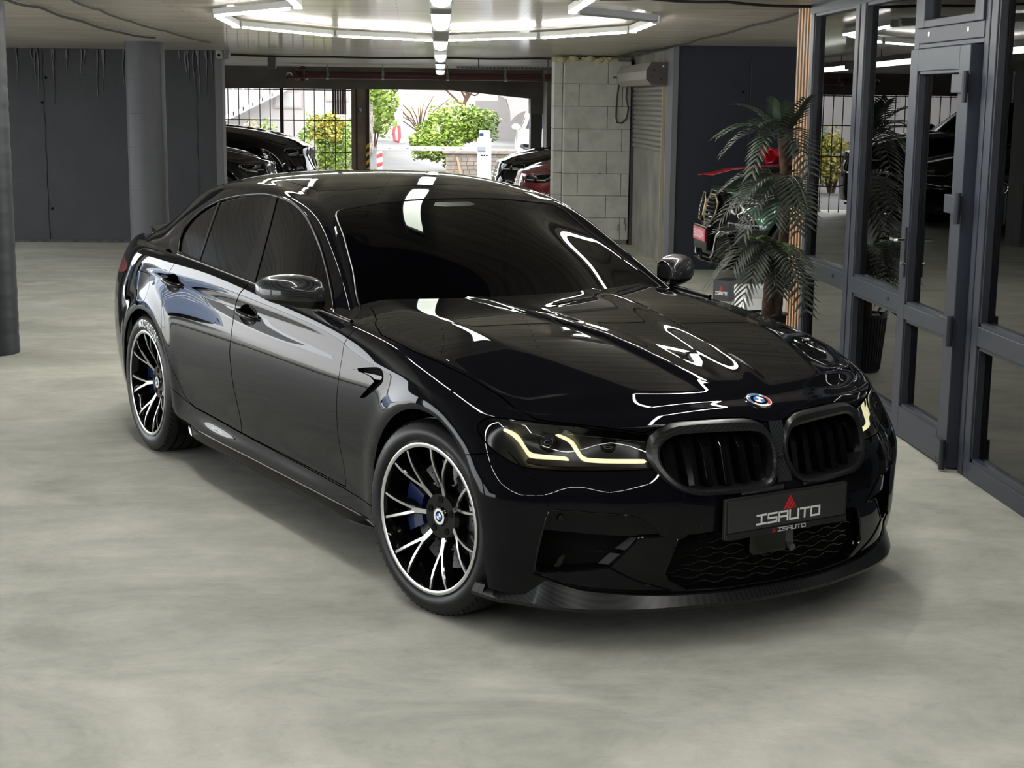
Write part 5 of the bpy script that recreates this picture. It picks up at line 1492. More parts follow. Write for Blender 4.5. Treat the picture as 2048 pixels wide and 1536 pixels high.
    ts = np.linspace(0, 9, 55)
    pd = np.stack([nspline(range(10), [p[j] for p in pc], ts) if j != 2 else np.interp(ts, range(10), [p[j] for p in pc]) for j in range(4)], 1); pd[0, 0] = 0
    for s in (1, -1):
        V = []; F = []
        for y, x, zt, zb in pd:
            nx, ny = 1 - .5 * (y / .9) ** 2, y
            L = math.hypot(nx, ny); nx /= L; ny /= L
            V += [(x - nx * .022, s * (y - ny * .022), zt), (x - nx * .010, s * (y - ny * .010), zt - .002), (x + nx * .016, s * (y + ny * .016), zb + .012), (x + nx * .014, s * (y + ny * .014), zb), (x - nx * .12, s * max(0, y - ny * .12), zb + .004)]
        m = len(pd)
        for i in range(m - 1):
            for j in range(4): F.append((5 * i + j, 5 * i + j + 1, 5 * (i + 1) + j + 1, 5 * (i + 1) + j))
        mb = MB(); mb.add(V, F); mb.build('front_splitter', 'carbon_satin', car, smooth=True, angle=.5)
    # --- sill blades
    for s in (1, -1):
        V = []; F = []
        xs = np.linspace(-.375, -2.47, 30)
        sec = [(.868, .262), (.915, .240), (.950, .219), (.959, .209), (.950, .199), (.86, .196)]
        for i, x in enumerate(xs):
            e = 1 - .5 * max(0, abs(i - 14.5) - 12) / 2.5
            up = .012 * max(0, (x + 2.6) * 0) + (.018 if x < -2.40 else 0)
            for y, z in sec: V.append((x, s * (.86 + (y - .86) * e), z + up))
        k = len(sec)
        for i in range(len(xs) - 1):
            for j in range(k): F.append((k * i + j, k * i + (j + 1) % k, k * (i + 1) + (j + 1) % k, k * (i + 1) + j))
        F += [tuple(range(k)), tuple(range(k * (len(xs) - 1), k * len(xs)))]
        mb = MB(); mb.add(V, F); mb.build('sill_blade', 'gloss', car, smooth=True, angle=.35)
    # --- mirrors
    for s in (1, -1):
        rings = [(.862, -1.030, 1.025, .060, .055, .045), (.875, -1.03, 1.027, .082, .064, .060), (.92, -1.045, 1.034, .094, .068, .064), (.97, -1.065, 1.040, .092, .066, .062), (1.02, -1.09, 1.044, .082, .058, .058), (1.06, -1.115, 1.046, .064, .042, .047), (1.085, -1.14, 1.046, .035, .018, .024)]
        V = []; F = []; n = 20
        for (y, cx, cz, rx, ru, rl) in rings:
            for k in range(n):
                a = 2 * PI * k / n; c, d = math.cos(a), math.sin(a)
                ex = math.copysign(abs(c) ** .6, c) * (rx if c > 0 else rx * .85)
                ez = math.copysign(abs(d) ** .62, d) * (ru if d > 0 else rl)
                V.append((cx + ex + (.012 if d > 0 else 0) * 0, s * y, cz + ez + (-.02 * max(0, c))))
        m = len(rings)
        for i in range(m - 1):
            for k in range(n): F.append((n * i + k, n * i + (k + 1) % n, n * (i + 1) + (k + 1) % n, n * (i + 1) + k))
        F += [tuple(range(n)), tuple(range(n * (m - 1), n * m))]
        T2 = subsurf(V, F, (), 2)
        if (T2.N[:, 2] * (T2.V[:, 2] - 1.04)).sum() < 0: T2.N *= -1; T2.F = T2.F[:, ::-1].copy()
        low, capt = cut(T2, T2.V[:, 2] - (1.008 + (T2.V[:, 0] + 1.06) * -.05))
        glass, capt = cut(capt, T2 is None or (capt.V[:, 0] + 1.085 + (np.abs(capt.V[:, 1]) - .92) * .45))
        mo = tri_obj(capt, 'wing_mirror', car, 'carbon', .004)
        tri_obj(offset(low, -.003), 'mirror_lower', mo, 'gloss')
        tri_obj(offset(glass, -.004), 'mirror_glass', mo, 'chrome')
        mb = MB()
        mb.add([(-.985, s * .872, .985), (-1.045, s * .872, .988), (-1.045, s * .872, .962), (-.985, s * .872, .960), (-1.0, s * .93, .995), (-1.07, s * .93, .998), (-1.07, s * .93, .980), (-1.0, s * .93, .978)], [(0, 1, 2, 3), (4, 7, 6, 5), (0, 4, 5, 1), (1, 5, 6, 2), (2, 6, 7, 3), (3, 7, 4, 0)])
        mb.build('mirror_arm', 'gloss', mo, bevel=.004)
        # sail panel at the foot of the front pane
        V = [(x, s * (gy(x, z) + .003), z) for x, z in ((-.90, .938), (-1.10, .953), (-1.06, 1.018))]
        mb = MB(); mb.add(V, [(0, 1, 2)]); mb.build('sail_panel', 'gloss', mo)
    # --- wheels
    for s in (1, -1):
        wf = make_wheel('front_wheel', car, s, .350, .268, .272, phase=PI if s < 0 else 0)
        wf.location = (0, s * .808, .350); wf.rotation_euler = (0, 0, math.radians(10.07))
        wr = make_wheel('rear_wheel', car, s, .3535, .268, .282, text='MICHELIN', phase=.28)
        wr.location = (-2.982, s * .802, .3535)
    # --- wheel housings, underbody
    for cx in (0.0, -2.982):
        for s in (1, -1):
            V = []; F = []; n = 24
            for k in range(n + 1):
                a = -.55 + (PI + 1.1) * k / n
                for y in (.42, .905): V.append((cx + .398 * math.cos(a), s * y, .352 + .398 * math.sin(a)))
            for k in range(n): F.append((2 * k, 2 * k + 1, 2 * k + 3, 2 * k + 2))
            V.append((cx, s * .42, .352)); c = len(V) - 1
            for k in range(n): F.append((2 * k, 2 * k + 2, c))
            mb = MB(); mb.add(V, F); mb.build('wheel_housing', 'void', car)
    mb = MB(); mb.box((-3.9, -.55, .17), (.66, .55, .19)); mb.box((-2.52, -.86, .20), (-.44, .86, .22)); mb.build('floor_pan', 'void', car)
    mb = MB(); mb.box((-2.5, -.80, .9), (-.95, .80, .93)); mb.box((-.97, -.80, .3), (-.95, .80, .9)); mb.box((-.80, -.70, .93), (-.70, .70, .962)); mb.build('cabin_floor', 'void', car)
    return car

hero = make_hero()
# ------------------------------------------------------------------ glass front on the right (plane X = 1.865)
FX = 1.865
def FY(s): return 1.632 - s
def fbox(s0, s1, z0, z1, d0=-.03, d1=.04):
    return (FX + d0, FY(s1), z0), (FX + d1, FY(s0), z1)
fz = cz(4) - .0
fac = struct(MB().box(*fbox(-3.30, 5.5, 2.395, 2.50)).build('wall_glass_front', 'frame'))
def fr(nm, s0, s1, z0, z1, d0=-.03, d1=.04, mat='frame', par=None, bev=.004):
    return MB().box(*fbox(s0, s1, z0, z1, d0, d1)).build(nm, mat, par if par else fac, bevel=bev)
# mullions: (s0,s1)
for s0, s1 in ((-3.285, -3.205), (-2.205, -2.125), (-2.095, -2.005), (-1.05, -.965), (.0, .055), (.07, .150), (1.35, 1.52), (2.75, 2.92), (4.15, 4.32), (5.4, 5.5)):
    fr('mullion', s0, s1, 0, 2.40)
for s0, s1 in ((-2.125, -2.095), (.055, .07)):
    fr('mullion_joint', s0, s1, 0, 2.40, -.012, .03, 'frame_dark', bev=0)
bays = [(-3.205, -2.205), (-2.005, -1.05), (.150, 1.35), (1.52, 2.75), (2.92, 4.15), (4.32, 5.4)]
for i, (s0, s1) in enumerate(bays):
    fr('sill_rail', s0, s1, 0, .09); fr('mid_rail', s0, s1, .66, .755)
    for (z0, z1) in ((.09, .66), (.755, 2.395)):
        pn = MB().box(*fbox(s0 - .0, s1 + .0, z0, z1, .012, .018)).build('pane', 'pane', fac)
        for q in ((s0, s0 + .018, z0, z1), (s1 - .018, s1, z0, z1), (s0, s1, z0, z0 + .018), (s0, s1, z1 - .018, z1)):
            fr('glazing_bead', *q, -.022, .012, 'frame_dark' if q[1] - q[0] < .1 else 'frame', bev=0)
    m = MB(); m.box(*fbox((s0 + s1) / 2 + .25, (s0 + s1) / 2 + .27, .70, .72, -.036, -.03)); m.build('drain_cap', 'frame_dark', fac)
# above the door
fr('transom_rail', -.965, .0, 2.115, 2.195, -.035, .04); 
for q in ((-.965, -.86, 2.195, 2.395), (-.115, .0, 2.195, 2.395), (-.86, -.115, 2.195, 2.235)):
    fr('transom_sash', *q, -.045, .03)
MB().box(*fbox(-.86, -.115, 2.235, 2.395, .0, .006)).build('pane', 'pane', fac)
for s in (-.78, -.20):
    m = MB(); m.box(*fbox(s - .012, s + .012, 2.150, 2.172, -.042, -.035)); m.build('screw_cap', 'chrome', fac)
fr('door_stop', -.965, -.94, 0, 2.115, -.02, .04, 'frame_dark', bev=0); fr('door_stop', -.03, .0, 0, 2.115, -.02, .04, 'frame_dark', bev=0)
fr('door_head', -.965, .0, 2.09, 2.115, -.03, .04)
# door leaf, a little proud
do = struct(MB().box(*fbox(-.955, -.835, .012, 2.085, -.075, .0)).build('door_1', 'frame', None, bevel=.004))
fr('door_stile', -.20, -.055, .012, 2.085, -.075, 0, 'frame', do)
fr('door_rail', -.835, -.20, .012, .175, -.075, 0, 'frame', do); fr('door_rail', -.835, -.20, .655, .735, -.075, 0, 'frame', do); fr('door_rail', -.835, -.20, 1.97, 2.085, -.075, 0, 'frame', do)
for (z0, z1) in ((.175, .655), (.735, 1.97)):
    MB().box(*fbox(-.835, -.20, z0, z1, -.032, -.026)).build('pane', 'pane', do)
    for q in ((-.835, -.82, z0, z1), (-.215, -.20, z0, z1), (-.835, -.20, z0, z0 + .015), (-.835, -.20, z1 - .015, z1)):
        fr('glazing_bead', *q, -.066, -.03, 'frame_dark' if q[1] - q[0] < .1 else 'frame', do, 0)
for z in (.10, .72, 1.32, 1.90):
    hg = fr('hinge', -.215, -.045, z - .045, z + .045, -.105, -.07, 'frame', do)
    MB().cyl((FX - .10, FY(-.035), z - .09), (FX - .10, FY(-.035), z + .06), .016, 10).build('hinge_pin', 'frame_dark', hg)
pb = MB().box(*fbox(-.865, -.845, .88, 1.15, -.085, -.074)).build('handle_plate', 'cable', do)
MB().tube([(FX - .08, FY(-.855), 1.08), (FX - .125, FY(-.855), 1.08), (FX - .13, FY(-.87), 1.08), (FX - .13, FY(-.95), 1.08)], .009, 8).build('door_lever', 'chrome', do, smooth=True)
MB().cyl((FX - .078, FY(-.855), .955), (FX - .10, FY(-.855), .955), .011, 10).build('lock_cylinder', 'chrome', do)
# wood slat panel at the corner
sp = struct(MB().box((FX - .005, FY(-3.30), 0), (FX + .06, FY(-3.735), 2.46)).build('trim_slat_panel', 'matte'))
for k in range(5):
    s0 = -3.722 + k * .084
    MB().box((FX - .0095, FY(s0 + .037), .0), (FX - .004, FY(s0), 2.455)).build('wood_slat', 'wood', sp, bevel=.001)
struct(MB().box((FX + .02, FY(-3.735), 0), (9, FY(-3.735) + .12, 2.5)).build('wall_showroom_end', 'wall_navy'))
struct(MB().box((6.6, -9.5, 0), (6.8, 5.4, 2.6)).build('wall_showroom_back', 'wall_dark'))
# desk with a paper behind the glass
dk = thing('office_desk', 'dark office desk behind the glass front', 'desk', (2.75, 4.35, 0))
MB().box((-.35, -.55, .72), (.35, .55, .75)).build('desk_top', 'matte', dk, bevel=.004)
MB().box((-.33, -.53, 0), (-.28, .53, .72)).build('desk_panel', 'matte', dk)
for y in (-.5, .47): MB().box((.28, y, 0), (.33, y + .04, .72)).build('desk_leg', 'matte', dk)
o = MB().box((-.004, -.12, 0), (.004, .12, .19)).build('paper_sign', PM('paper', (.55, .55, .53), .7)); tag(o, 'white paper card standing on the desk behind the glass', 'card'); o.location = (2.55, 4.2, .75); o.rotation_euler = (0, -.25, .25)
# ------------------------------------------------------------------ parked cars (simpler builds)
def simple_wheel(parent, x, y, s, r, mat_spoke):
    w = bpy.data.objects.new('wheel', None); COL.objects.link(w); w.parent = parent; w.location = (x, s * y, r)
    mb = MB(); hw = .13; q = r * .74
    mb.lathe([(q, s * (hw - .02)), (q + .01, s * hw), (r - .03, s * hw), (r - .005, s * (hw - .02)), (r, s * (hw - .05)), (r, -s * (hw - .05)), (r - .03, -s * hw), (q, -s * hw)], 'y', 48); mb.build('tyre', 'rubber', w, smooth=True, angle=.8)
    mb = MB(); mb.lathe([(q + .002, s * (hw - .012)), (q - .012, s * (hw - .008)), (q - .03, s * (hw - .05)), (q - .04, -s * .05)], 'y', 48); mb.build('rim', mat_spoke, w, smooth=True)
    mb = MB(); mb.lathe([(0, s * .02), (q - .03, s * .0)], 'y', 32); mb.build('disc', 'void', w)
    me = None
    for k in range(5):
        if me is None:
            mb = MB(); mb.add([(.03, s * (hw - .03), -.022), (q - .01, s * (hw - .012), -.040), (q - .01, s * (hw - .012), .040), (.03, s * (hw - .03), .022), (.03, s * (hw - .07), -.022), (q - .01, s * (hw - .06), -.040), (q - .01, s * (hw - .06), .040), (.03, s * (hw - .07), .022)], [(0, 1, 2, 3), (0, 4, 5, 1), (3, 2, 6, 7), (4, 7, 6, 5)])
            o = mb.build('spoke', mat_spoke, w); me = o.data
        else: o = put('spoke', me, w)
        o.rotation_euler = (0, 2 * PI * k / 5, 0)
    mb = MB(); mb.cyl((0, s * (hw - .08), 0), (0, s * (hw - .025), 0), .05, 20); mb.build('hub', mat_spoke, w)
    return w

def parked_car(name, label, cat, paint, loc, rz, zs=1.0, xs=1.0, hood_z=1.0, grille='kidney', lamp=None, group=None, detail=1, folded=False, black_nose=False):
    car = thing(name, label, cat, loc, rz, group)
    B = body_surface(1); G = greenhouse_surface(1)
    lift = .0 if zs < 1.1 else .03
    def xf(T):
        T.V = T.V.copy(); T.V[:, 0] *= xs
        T.V[:, 2] = T.V[:, 2] * zs + lift
        T.N = T.N / np.array([xs, 1, zs]); T.N /= np.linalg.norm(T.N, axis=1)[:, None]
        return T
    B = xf(B); G = xf(G); T = half(B); H = half(G)
    bv = bvh_of(B)
    def bx(y, z):
        h = bv.ray_cast(Vector((2.5, y, z)), Vector((-1, 0, 0))); return h[0].x if h[0] else .5
    rw = .36 * min(1.12, zs)
    Z = lambda z: z * zs + lift
    for cx in (0.0, -2.982 * xs):
        f = np.where(T.V[:, 1] > .5, np.hypot(T.V[:, 0] - cx, np.maximum(T.V[:, 2] - rw, 0)) - rw - .035, 9.0)
        _, T = cut(T, f)
    # lamps
    th = math.radians(50)
    ob = lambda V: np.stack([-V[:, 0] * math.sin(th) + V[:, 1] * math.cos(th), V[:, 2]], 1)
    hl = np.array([(.309 * xs, .845, Z(.757)), (.441 * xs, .742, Z(.752)), (.541 * xs, .638, Z(.744)), (.668 * xs, .452, Z(.718)), (.694 * xs, .466, Z(.650)), (.565 * xs, .672, Z(.640)), (.444 * xs, .814, Z(.650)), (.312 * xs, .893, Z(.70))])
    hp = ob(hl)
    f = np.where((T.V[:, 0] > .15) & (T.V[:, 1] > .3), sdf(ob(T.V), hp), 9.0)
    lens, T = cut(T, f)
    def f_hood(t):
        hy = [0, .11, .37, .47, .64, .80]; hz = [Z(q) for q in (.74, .764, .760, .735, .750, .762)]
        gx = [-1.0, -.66, -.476, .01, .273, .48]; gy = [.70, .790, .862, .832, .780, .73]
        return np.maximum(np.maximum(np.interp(t.V[:, 1], hy, hz) - t.V[:, 2], t.V[:, 1] - np.interp(t.V[:, 0] / xs, gx, gy)), -.80 * xs - t.V[:, 0])
    hood, T = cut(T, f_hood(T))
    if black_nose:
        nb, T = cut(T, np.maximum(T.V[:, 2] - np.interp(T.V[:, 1], [0, .45, .9], [.99, .95, .62]), .34 - T.V[:, 0]))
        tri_obj(nb, 'front_bumper', car, 'gloss', .01, lambda v: np.abs(v[:, 1]) < 1e-4, True)
    tri_obj(T, 'body_shell', car, paint, .01, lambda v: np.abs(v[:, 1]) < 1e-4, True)
    tri_obj(hood, 'hood', car, paint, .012, lambda v: np.abs(v[:, 1]) < 1e-4, True)
    for s in (1, -1):
        lo = tri_obj(offset(lens, -.002) if s > 0 else mirror(offset(lens, -.002)), 'headlight', car, 'gloss')
        for (y0, y1, zz) in ((.50, .62, .675), (.66, .76, .675)):
            pts = []
            for t in np.linspace(0, 1, 5):
                y = y0 + (y1 - y0) * t; pts.append((bx(y, Z(zz)) + .004, s * y, Z(zz)))
            mb = MB(); mb.tube(pts, .008, 6); mb.build('lamp_strip', lamp if lamp else 'drl_off', lo)
    # glasshouse
    wsp = np.array([(-.70, -.4), (-.70, 0), (-.735, .4), (-.872, .744), (-1.10, .676), (-1.485, .566), (-1.513, .25), (-1.513, -.4)]) * np.array([xs, 1])
    sc, H = cut(H, np.where(H.V[:, 0] > -1.75 * xs, sdf(H.V[:, [0, 1]], wsp), 9.0))
    dl = np.array([(-2.715, 1.045), (-2.790, 1.128), (-2.735, 1.222), (-2.555, 1.298), (-2.322, 1.340), (-1.953, 1.360), (-1.574, 1.294), (-1.177, 1.098), (-.93, .950), (-1.3, .968), (-1.846, 1.001)])
    dl = np.stack([dl[:, 0] * xs, dl[:, 1] * zs + lift], 1)
    sg, H = cut(H, np.where(H.V[:, 1] > .5, sdf(H.V[:, [0, 2]], dl), 9.0))
    tri_obj(H, 'roof', car, paint, 0, None, True)
    tri_obj(sc, 'windscreen', car, 'tint', 0, None, True)
    for s in (1, -1): tri_obj(sg if s > 0 else mirror(sg), 'side_glass', car, 'tint')
    for s in (1, -1):
        for cx in (0.0, -2.982 * xs):
            simple_wheel(car, cx, .80, s, rw, 'gloss')
            V = []; F = []; n = 16
            for k in range(n + 1):
                a = -.4 + (PI + .8) * k / n
                for y in (.42, .90): V.append((cx + (rw + .045) * math.cos(a), s * y, rw + (rw + .045) * math.sin(a)))
            for k in range(n): F.append((2 * k, 2 * k + 1, 2 * k + 3, 2 * k + 2))
            mb = MB(); mb.add(V, F); mb.build('wheel_housing', 'void', car)
        # wing mirror
        mb = MB()
        V = []; F = []; n = 10
        for (y, rx, rzz, cx) in ((.84, .05, .04, -.95), (.88, .09, .075, -.97), (.92, .085, .07, -1.0), (.945, .03, .03, -1.03)) if folded else ((.86, .05, .04, -.95), (.93, .09, .075, -.97), (1.0, .085, .07, -1.0), (1.05, .03, .03, -1.03)):
            for k in range(n): V.append((cx * xs + rx * math.cos(2 * PI * k / n), s * y, Z(1.03) + rzz * math.sin(2 * PI * k / n)))
        for i in range(3):
            for k in range(n): F.append((n * i + k, n * i + (k + 1) % n, n * i + n + (k + 1) % n, n * i + n + k))
        F += [tuple(range(n)), tuple(range(3 * n, 4 * n))]
        mb.add(V, F); mb.build('wing_mirror', paint, car, smooth=True, angle=1.0)
    # front: grille, bumper intake, plate holder
    if grille == 'kidney':
        poly = smooth_poly([(.02, .60), (.03, .70), (.08, .75), (.30, .752), (.40, .72), (.42, .64), (.34, .53), (.08, .53)], 4)
        for s in (1, -1):
            V = [(bx(y, Z(z)) + .004, s * y, Z(z)) for y, z in poly]; c = np.mean(np.array(V), 0)
            mb = MB(); mb.tube(V + [V[0]], .012, 6); kf = mb.build('kidney_frame', 'chrome' if detail > 1 else 'gloss', car, smooth=True)
            mb = MB(); mb.add([(v[0] - .002, v[1], v[2]) for v in V], [tuple(range(len(V)))]); mb.build('grille_back', 'void', kf)
            for k in range(6):
                y = .08 + .058 * k; mb = MB(); mb.box((bx(y, Z(.64)) - .02, s * y - .008, Z(.55)), (bx(y, Z(.64)) + .008, s * y + .008, Z(.725))); mb.build('grille_slat', 'chrome' if detail > 1 else 'gloss', kf)
    elif grille == 'wide':
        V = [(bx(abs(y), Z(z)) + .004, y, Z(z)) for y, z in ((-.40, .56), (-.44, .64), (-.36, .71), (.36, .71), (.44, .64), (.40, .56), (0, .52))]
        mb = MB(); mb.tube(V + [V[0]], .012, 6); kf = mb.build('grille_frame', 'chrome', car)
        mb = MB(); mb.add(V, [tuple(range(7))]); mb.build('grille_back', 'void', kf)
        for k in range(3):
            z = .565 + .045 * k; pts = [(bx(abs(y), Z(z)) + .008, y, Z(z)) for y in np.linspace(-.38, .38, 9)]
            mb = MB(); mb.tube(pts, .007, 5); mb.build('grille_bar', 'chrome', kf)
    V = [(bx(min(abs(y), .5), Z(z)) + .003, y, Z(z)) for y, z in ((-.45, .26), (-.42, .39), (.42, .39), (.45, .26), (.3, .22), (-.3, .22))]
    mb = MB(); mb.add(V, [tuple(range(6))]); mb.build('lower_intake', 'void', car)
    mb = MB(); mb.box((-3.7 * xs, -.6, .18), (.6 * xs, .6, .21)); mb.box((-2.5 * xs, -.78, Z(.85)), (-.95 * xs, .78, Z(.88))); mb.build('floor_pan', 'void', car)
    return car

MAT['bg_black'] = PM('parked_black_paint', (.005, .005, .006), .4, coat=1.0, coat_rough=.0, spec=0)
MAT['bg_red'] = PM('parked_red_paint', (.10, .004, .010), .35, coat=1.0, coat_rough=.0, spec=.1, metal=.3)
MAT['bg_green'] = PM('parked_green_paint', (.003, .055, .028), .30, coat=1.0, coat_rough=.0, metal=.5)
MAT['bg_white'] = PM('parked_white_paint', (.55, .57, .60), .4, coat=1.0, coat_rough=.02)
parked_car('parked_suv', 'tall black off-roader parked in the back bay before the bar fence', 'car', 'bg_black', (-3.16, 19.22, 0), 0.0, 1.36, 1.0, detail=2, folded=True, group='black cars in the back left bays')
parked_car('parked_saloon', 'black car with slatted grille between the off-roader and the dark wall', 'car', 'bg_black', (-3.62, 17.26, 0), 0.0, 1.14, 1.0, detail=2, folded=True, group='black cars in the back left bays')
parked_car('parked_saloon', 'lowest black car nose showing beside the end of the dark wall', 'car', 'bg_black', (-4.10, 15.30, 0), 0.0, 1.04, 1.0, detail=2, folded=True, group='black cars in the back left bays')
parked_car('parked_saloon', 'black car parked nose outwards before the boom barrier at the back right', 'car', 'bg_black', (1.18, 18.45, 0), math.radians(181), 1.13, 1.0, grille='wide', folded=True)
parked_car('parked_hatchback', 'dark red car partly hidden by the block pillar', 'car', 'bg_red', (1.38, 16.35, 0), math.radians(181), 1.09, 1.0, grille='wide', folded=True)
parked_car('parked_suv', 'white off-roader standing outside before the white building', 'car', 'bg_white', (2.52, 30.5, -.16), math.radians(-93), 1.30, 1.0, grille='wide', lamp='chrome')

parked_car('parked_saloon', 'pale blue car standing outside the open side of the garage', 'car', PM('parked_blue_paint', (.16, .24, .42), .35, coat=1.0), (-10.35, 9.6, -.135), math.radians(-92), 1.05, 1.0, grille='wide')
# ---- green off-roader in the right bay
gx0, gy0, grz = 2.88, 9.78, math.radians(182)
gc = parked_car('parked_suv', 'dark green off-roader behind the potted palm, with a pink number plate', 'car', 'bg_green', (gx0, gy0, 0), grz, 1.22, 1.0, grille='none', black_nose=True)
def gfront(y, z):   # car frame front surface
    return .815 - .30 * y * y - .22 * max(0, z - .70) + .012
gold = PM('pale_gold_trim', (.34, .27, .16), .3, metal=1.0)
for s in (1, -1):
    poly = [(q * .86, .64 + (z - .655) * .82) for q, z in [(.035, .72), (.05, .92), (.12, .985), (.30, .985), (.41, .90), (.41, .76), (.30, .655), (.10, .655)]]
    V = [(gfront(y, z), s * y, z) for y, z in poly]
    mb = MB(); mb.tube(V + [V[0]], .011, 6); kf = mb.build('kidney_frame', gold, gc)
    V2 = [(gfront(y, z) + .0, s * y, z) for y, z in [((y - .19) * .90 + .19, (z - .775) * .86 + .775) for y, z in poly]]
    mb = MB(); mb.tube(V2 + [V2[0]], .006, 6); mb.build('inner_frame', 'chrome', kf)
    mb = MB(); mb.add([(v[0] - .01, v[1], v[2]) for v in V], [tuple(range(8))]); mb.build('grille_back', 'void', kf)
    for k in range(6):
        z = .668 + .040 * k; y0 = .06; y1 = .31 if 0 < k < 5 else .265
        mb = MB(); mb.add([(gfront(y, z) + dx, s * y, z + dz) for y in (y0, y1) for dx, dz in ((.0, -.010), (.016, 0), (0, .010))], [(0, 1, 4, 3), (1, 2, 5, 4)]); mb.build('grille_slat', 'steel', kf)
# plate, lip, lower bumper
px_ = .855
pp = MB().box((px_, -.26, .445), (px_ + .012, .26, .575)).build('number_plate', PM('plate_pink', (.50, .10, .13), .4), gc, bevel=.004)
MB().box((px_ + .012, -.25, .455), (px_ + .0128, .25, .565)).build('plate_face', PM('plate_rose', (.55, .14, .18), .4), pp)
write_word('BBX004', -.215, .478, .048, .065, .026, .011, lambda a, b, h: (px_ + .013 + h, a, b), PM('plate_text', (.85, .62, .66), .4), pp, 'plate_letter')
MB().box((.80, -.30, .36), (.853, .30, .60)).build('plate_carrier', 'gloss', gc, bevel=.01)
for s in (1, -1):
    mb = MB(); mb.prism([(.34, .32), (.42, .50), (.62, .55), (.70, .34), (.60, .28)], 0, .03, lambda a, b, h: (.79 - .30 * a * a + .02 + h, s * a, b)); mb.build('bumper_intake', 'gloss', gc, bevel=.006)
    mb = MB(); mb.tube([(.80 - .3 * y * y + .05, s * y, z) for y, z in ((.30, .28), (.38, .34), (.44, .52), (.52, .57), (.66, .56))], .010, 6); mb.build('intake_trim', 'chrome', gc)
    mb = MB(); mb.box((.62, s * .52 - .06, .80), (.70, s * .52 + .06, .86)); mb.build('lamp_module', 'chrome', gc, bevel=.01)
mb = MB(); mb.tube([(.86 - .34 * y * y, y, .27) for y in np.linspace(-.85, .85, 15)], .018, 6); mb.build('bumper_lip', 'gloss', gc)
# red bow ribbon over its bonnet
rb = thing('gift_ribbon', 'red gift ribbon with a bow lying over the green bonnet', 'ribbon', (2.62, 9.70, 1.165), grz)
ribm = PM('red_satin', (.32, .006, .016), .35)
def ribbon(pts, wv, nm, t=.004):
    V = []; F = []
    n = len(pts)
    for i, p in enumerate(pts):
        d = Vector(pts[min(i + 1, n - 1)]) - Vector(pts[max(i - 1, 0)]); d.normalize()
        up = Vector((0, 0, 1)); sd = d.cross(up); sd = sd.normalized() if sd.length > .05 else Vector((0, 1, 0)); nn = sd.cross(d)
        for a, b in ((-1, -1), (1, -1), (1, 1), (-1, 1)): V.append(tuple(Vector(p) + sd * a * wv / 2 + nn * b * t))
    for i in range(n - 1):
        for k in range(4): F.append((4 * i + k, 4 * i + (k + 1) % 4, 4 * i + 4 + (k + 1) % 4, 4 * i + 4 + k))
    F += [(0, 1, 2, 3), tuple(4 * (n - 1) + k for k in (3, 2, 1, 0))]
    mb = MB(); mb.add(V, F); mb.build(nm, ribm, rb, smooth=True, angle=.8)
ribbon([(.62, .36, -.05), (.4, .26, .0), (.1, .10, .02), (-.2, -.05, .03)], .13, 'ribbon_tail')
ribbon([(.62, -.10, -.07), (.3, -.05, -.02), (0, 0, .03), (-.3, .05, .05)], .13, 'ribbon_tail')
for sg2 in (1, -1):
    ribbon([(-.1, 0, .06), (-.06, sg2 * .10, .16), (-.08, sg2 * .22, .20), (-.12, sg2 * .28, .13), (-.12, sg2 * .16, .07), (-.1, 0, .05)], .12, 'bow_loop')

# ------------------------------------------------------------------ potted palm beside the slats
random.seed(11)
pr_ = random.Random(21)
MAT['leaf_dark'] = PM('palm_leaf_dark', (.030, .036, .028), .45, spec=.4)
MAT['leaf'] = PM('palm_leaf', (.030, .048, .026), .45)
MAT['leaf_young'] = PM('palm_leaf_young', (.09, .17, .035), .45)
MAT['bark'] = PM('palm_bark', (.075, .038, .022), .8, noise=(30, .5, 6), bump=(60, .8, .01))
palm = thing('potted_palm', 'tall potted palm with dark fronds beside the wood slats', 'plant', (1.53, 4.60, 0))
mb = MB(); n = 40; prof = [(.10, 0), (.105, .01), (.138, .385), (.148, .39), (.150, .40), (.140, .40), (.134, .37), (0, .37)]
mb.lathe(prof, 'z', 60); pot = mb.build('pot', PM('black_pot', (.010, .011, .016), .4), palm, smooth=True, angle=.5)
for k in range(36):
    a = 2 * PI * k / 36; m = MB(); m.cyl((.107 * math.cos(a), .107 * math.sin(a), .02), (.1375 * math.cos(a), .1375 * math.sin(a), .375), .004, 5); m.build('pot_rib', 'matte', pot)
for k in range(70):
    a = pr_.uniform(0, 2 * PI); r = .128 * math.sqrt(pr_.random()); q = pr_.uniform(.009, .017)
    bm = bmesh.new(); bmesh.ops.create_icosphere(bm, subdivisions=1, radius=q)
    for v in bm.verts: v.co = Vector((v.co.x * pr_.uniform(.8, 1.3), v.co.y * pr_.uniform(.8, 1.2), v.co.z * .7)) + Vector((r * math.cos(a), r * math.sin(a), .376 + q * .3))
    me = bpy.data.meshes.new('m'); bm.to_mesh(me); bm.free(); g = pr_.uniform(.16, .5)
    put('pebble', me, pot, ['lampbody', 'aac', 'concrete'][k % 3], smooth=True)
def trunk(pts, r0, r1, nm):
    P = smooth_poly([(p[0], p[2]) for p in pts], 6, False); Yv = np.interp(np.linspace(0, 1, len(P)), np.linspace(0, 1, len(pts)), [p[1] for p in pts])
    m = len(P); rr = [(r0 + (r1 - r0) * i / m) * (1 + .10 * (i % 2)) for i in range(m)]
    mb = MB(); mb.tube([(p[0], y, p[1]) for p, y in zip(P, Yv)], rr, 12); mb.build(nm, 'bark', palm, smooth=True, angle=1.0)
trunk([(.075, .0, .36), (.085, 0, .60), (.10, .0, .85), (.10, 0, 1.15), (.085, 0, 1.38), (.06, 0, 1.57)], .034, .026, 'trunk')
trunk([(-.0, -.02, .36), (.01, -.02, .60), (.0, -.02, .75), (-.01, -.02, .84)], .036, .028, 'trunk')
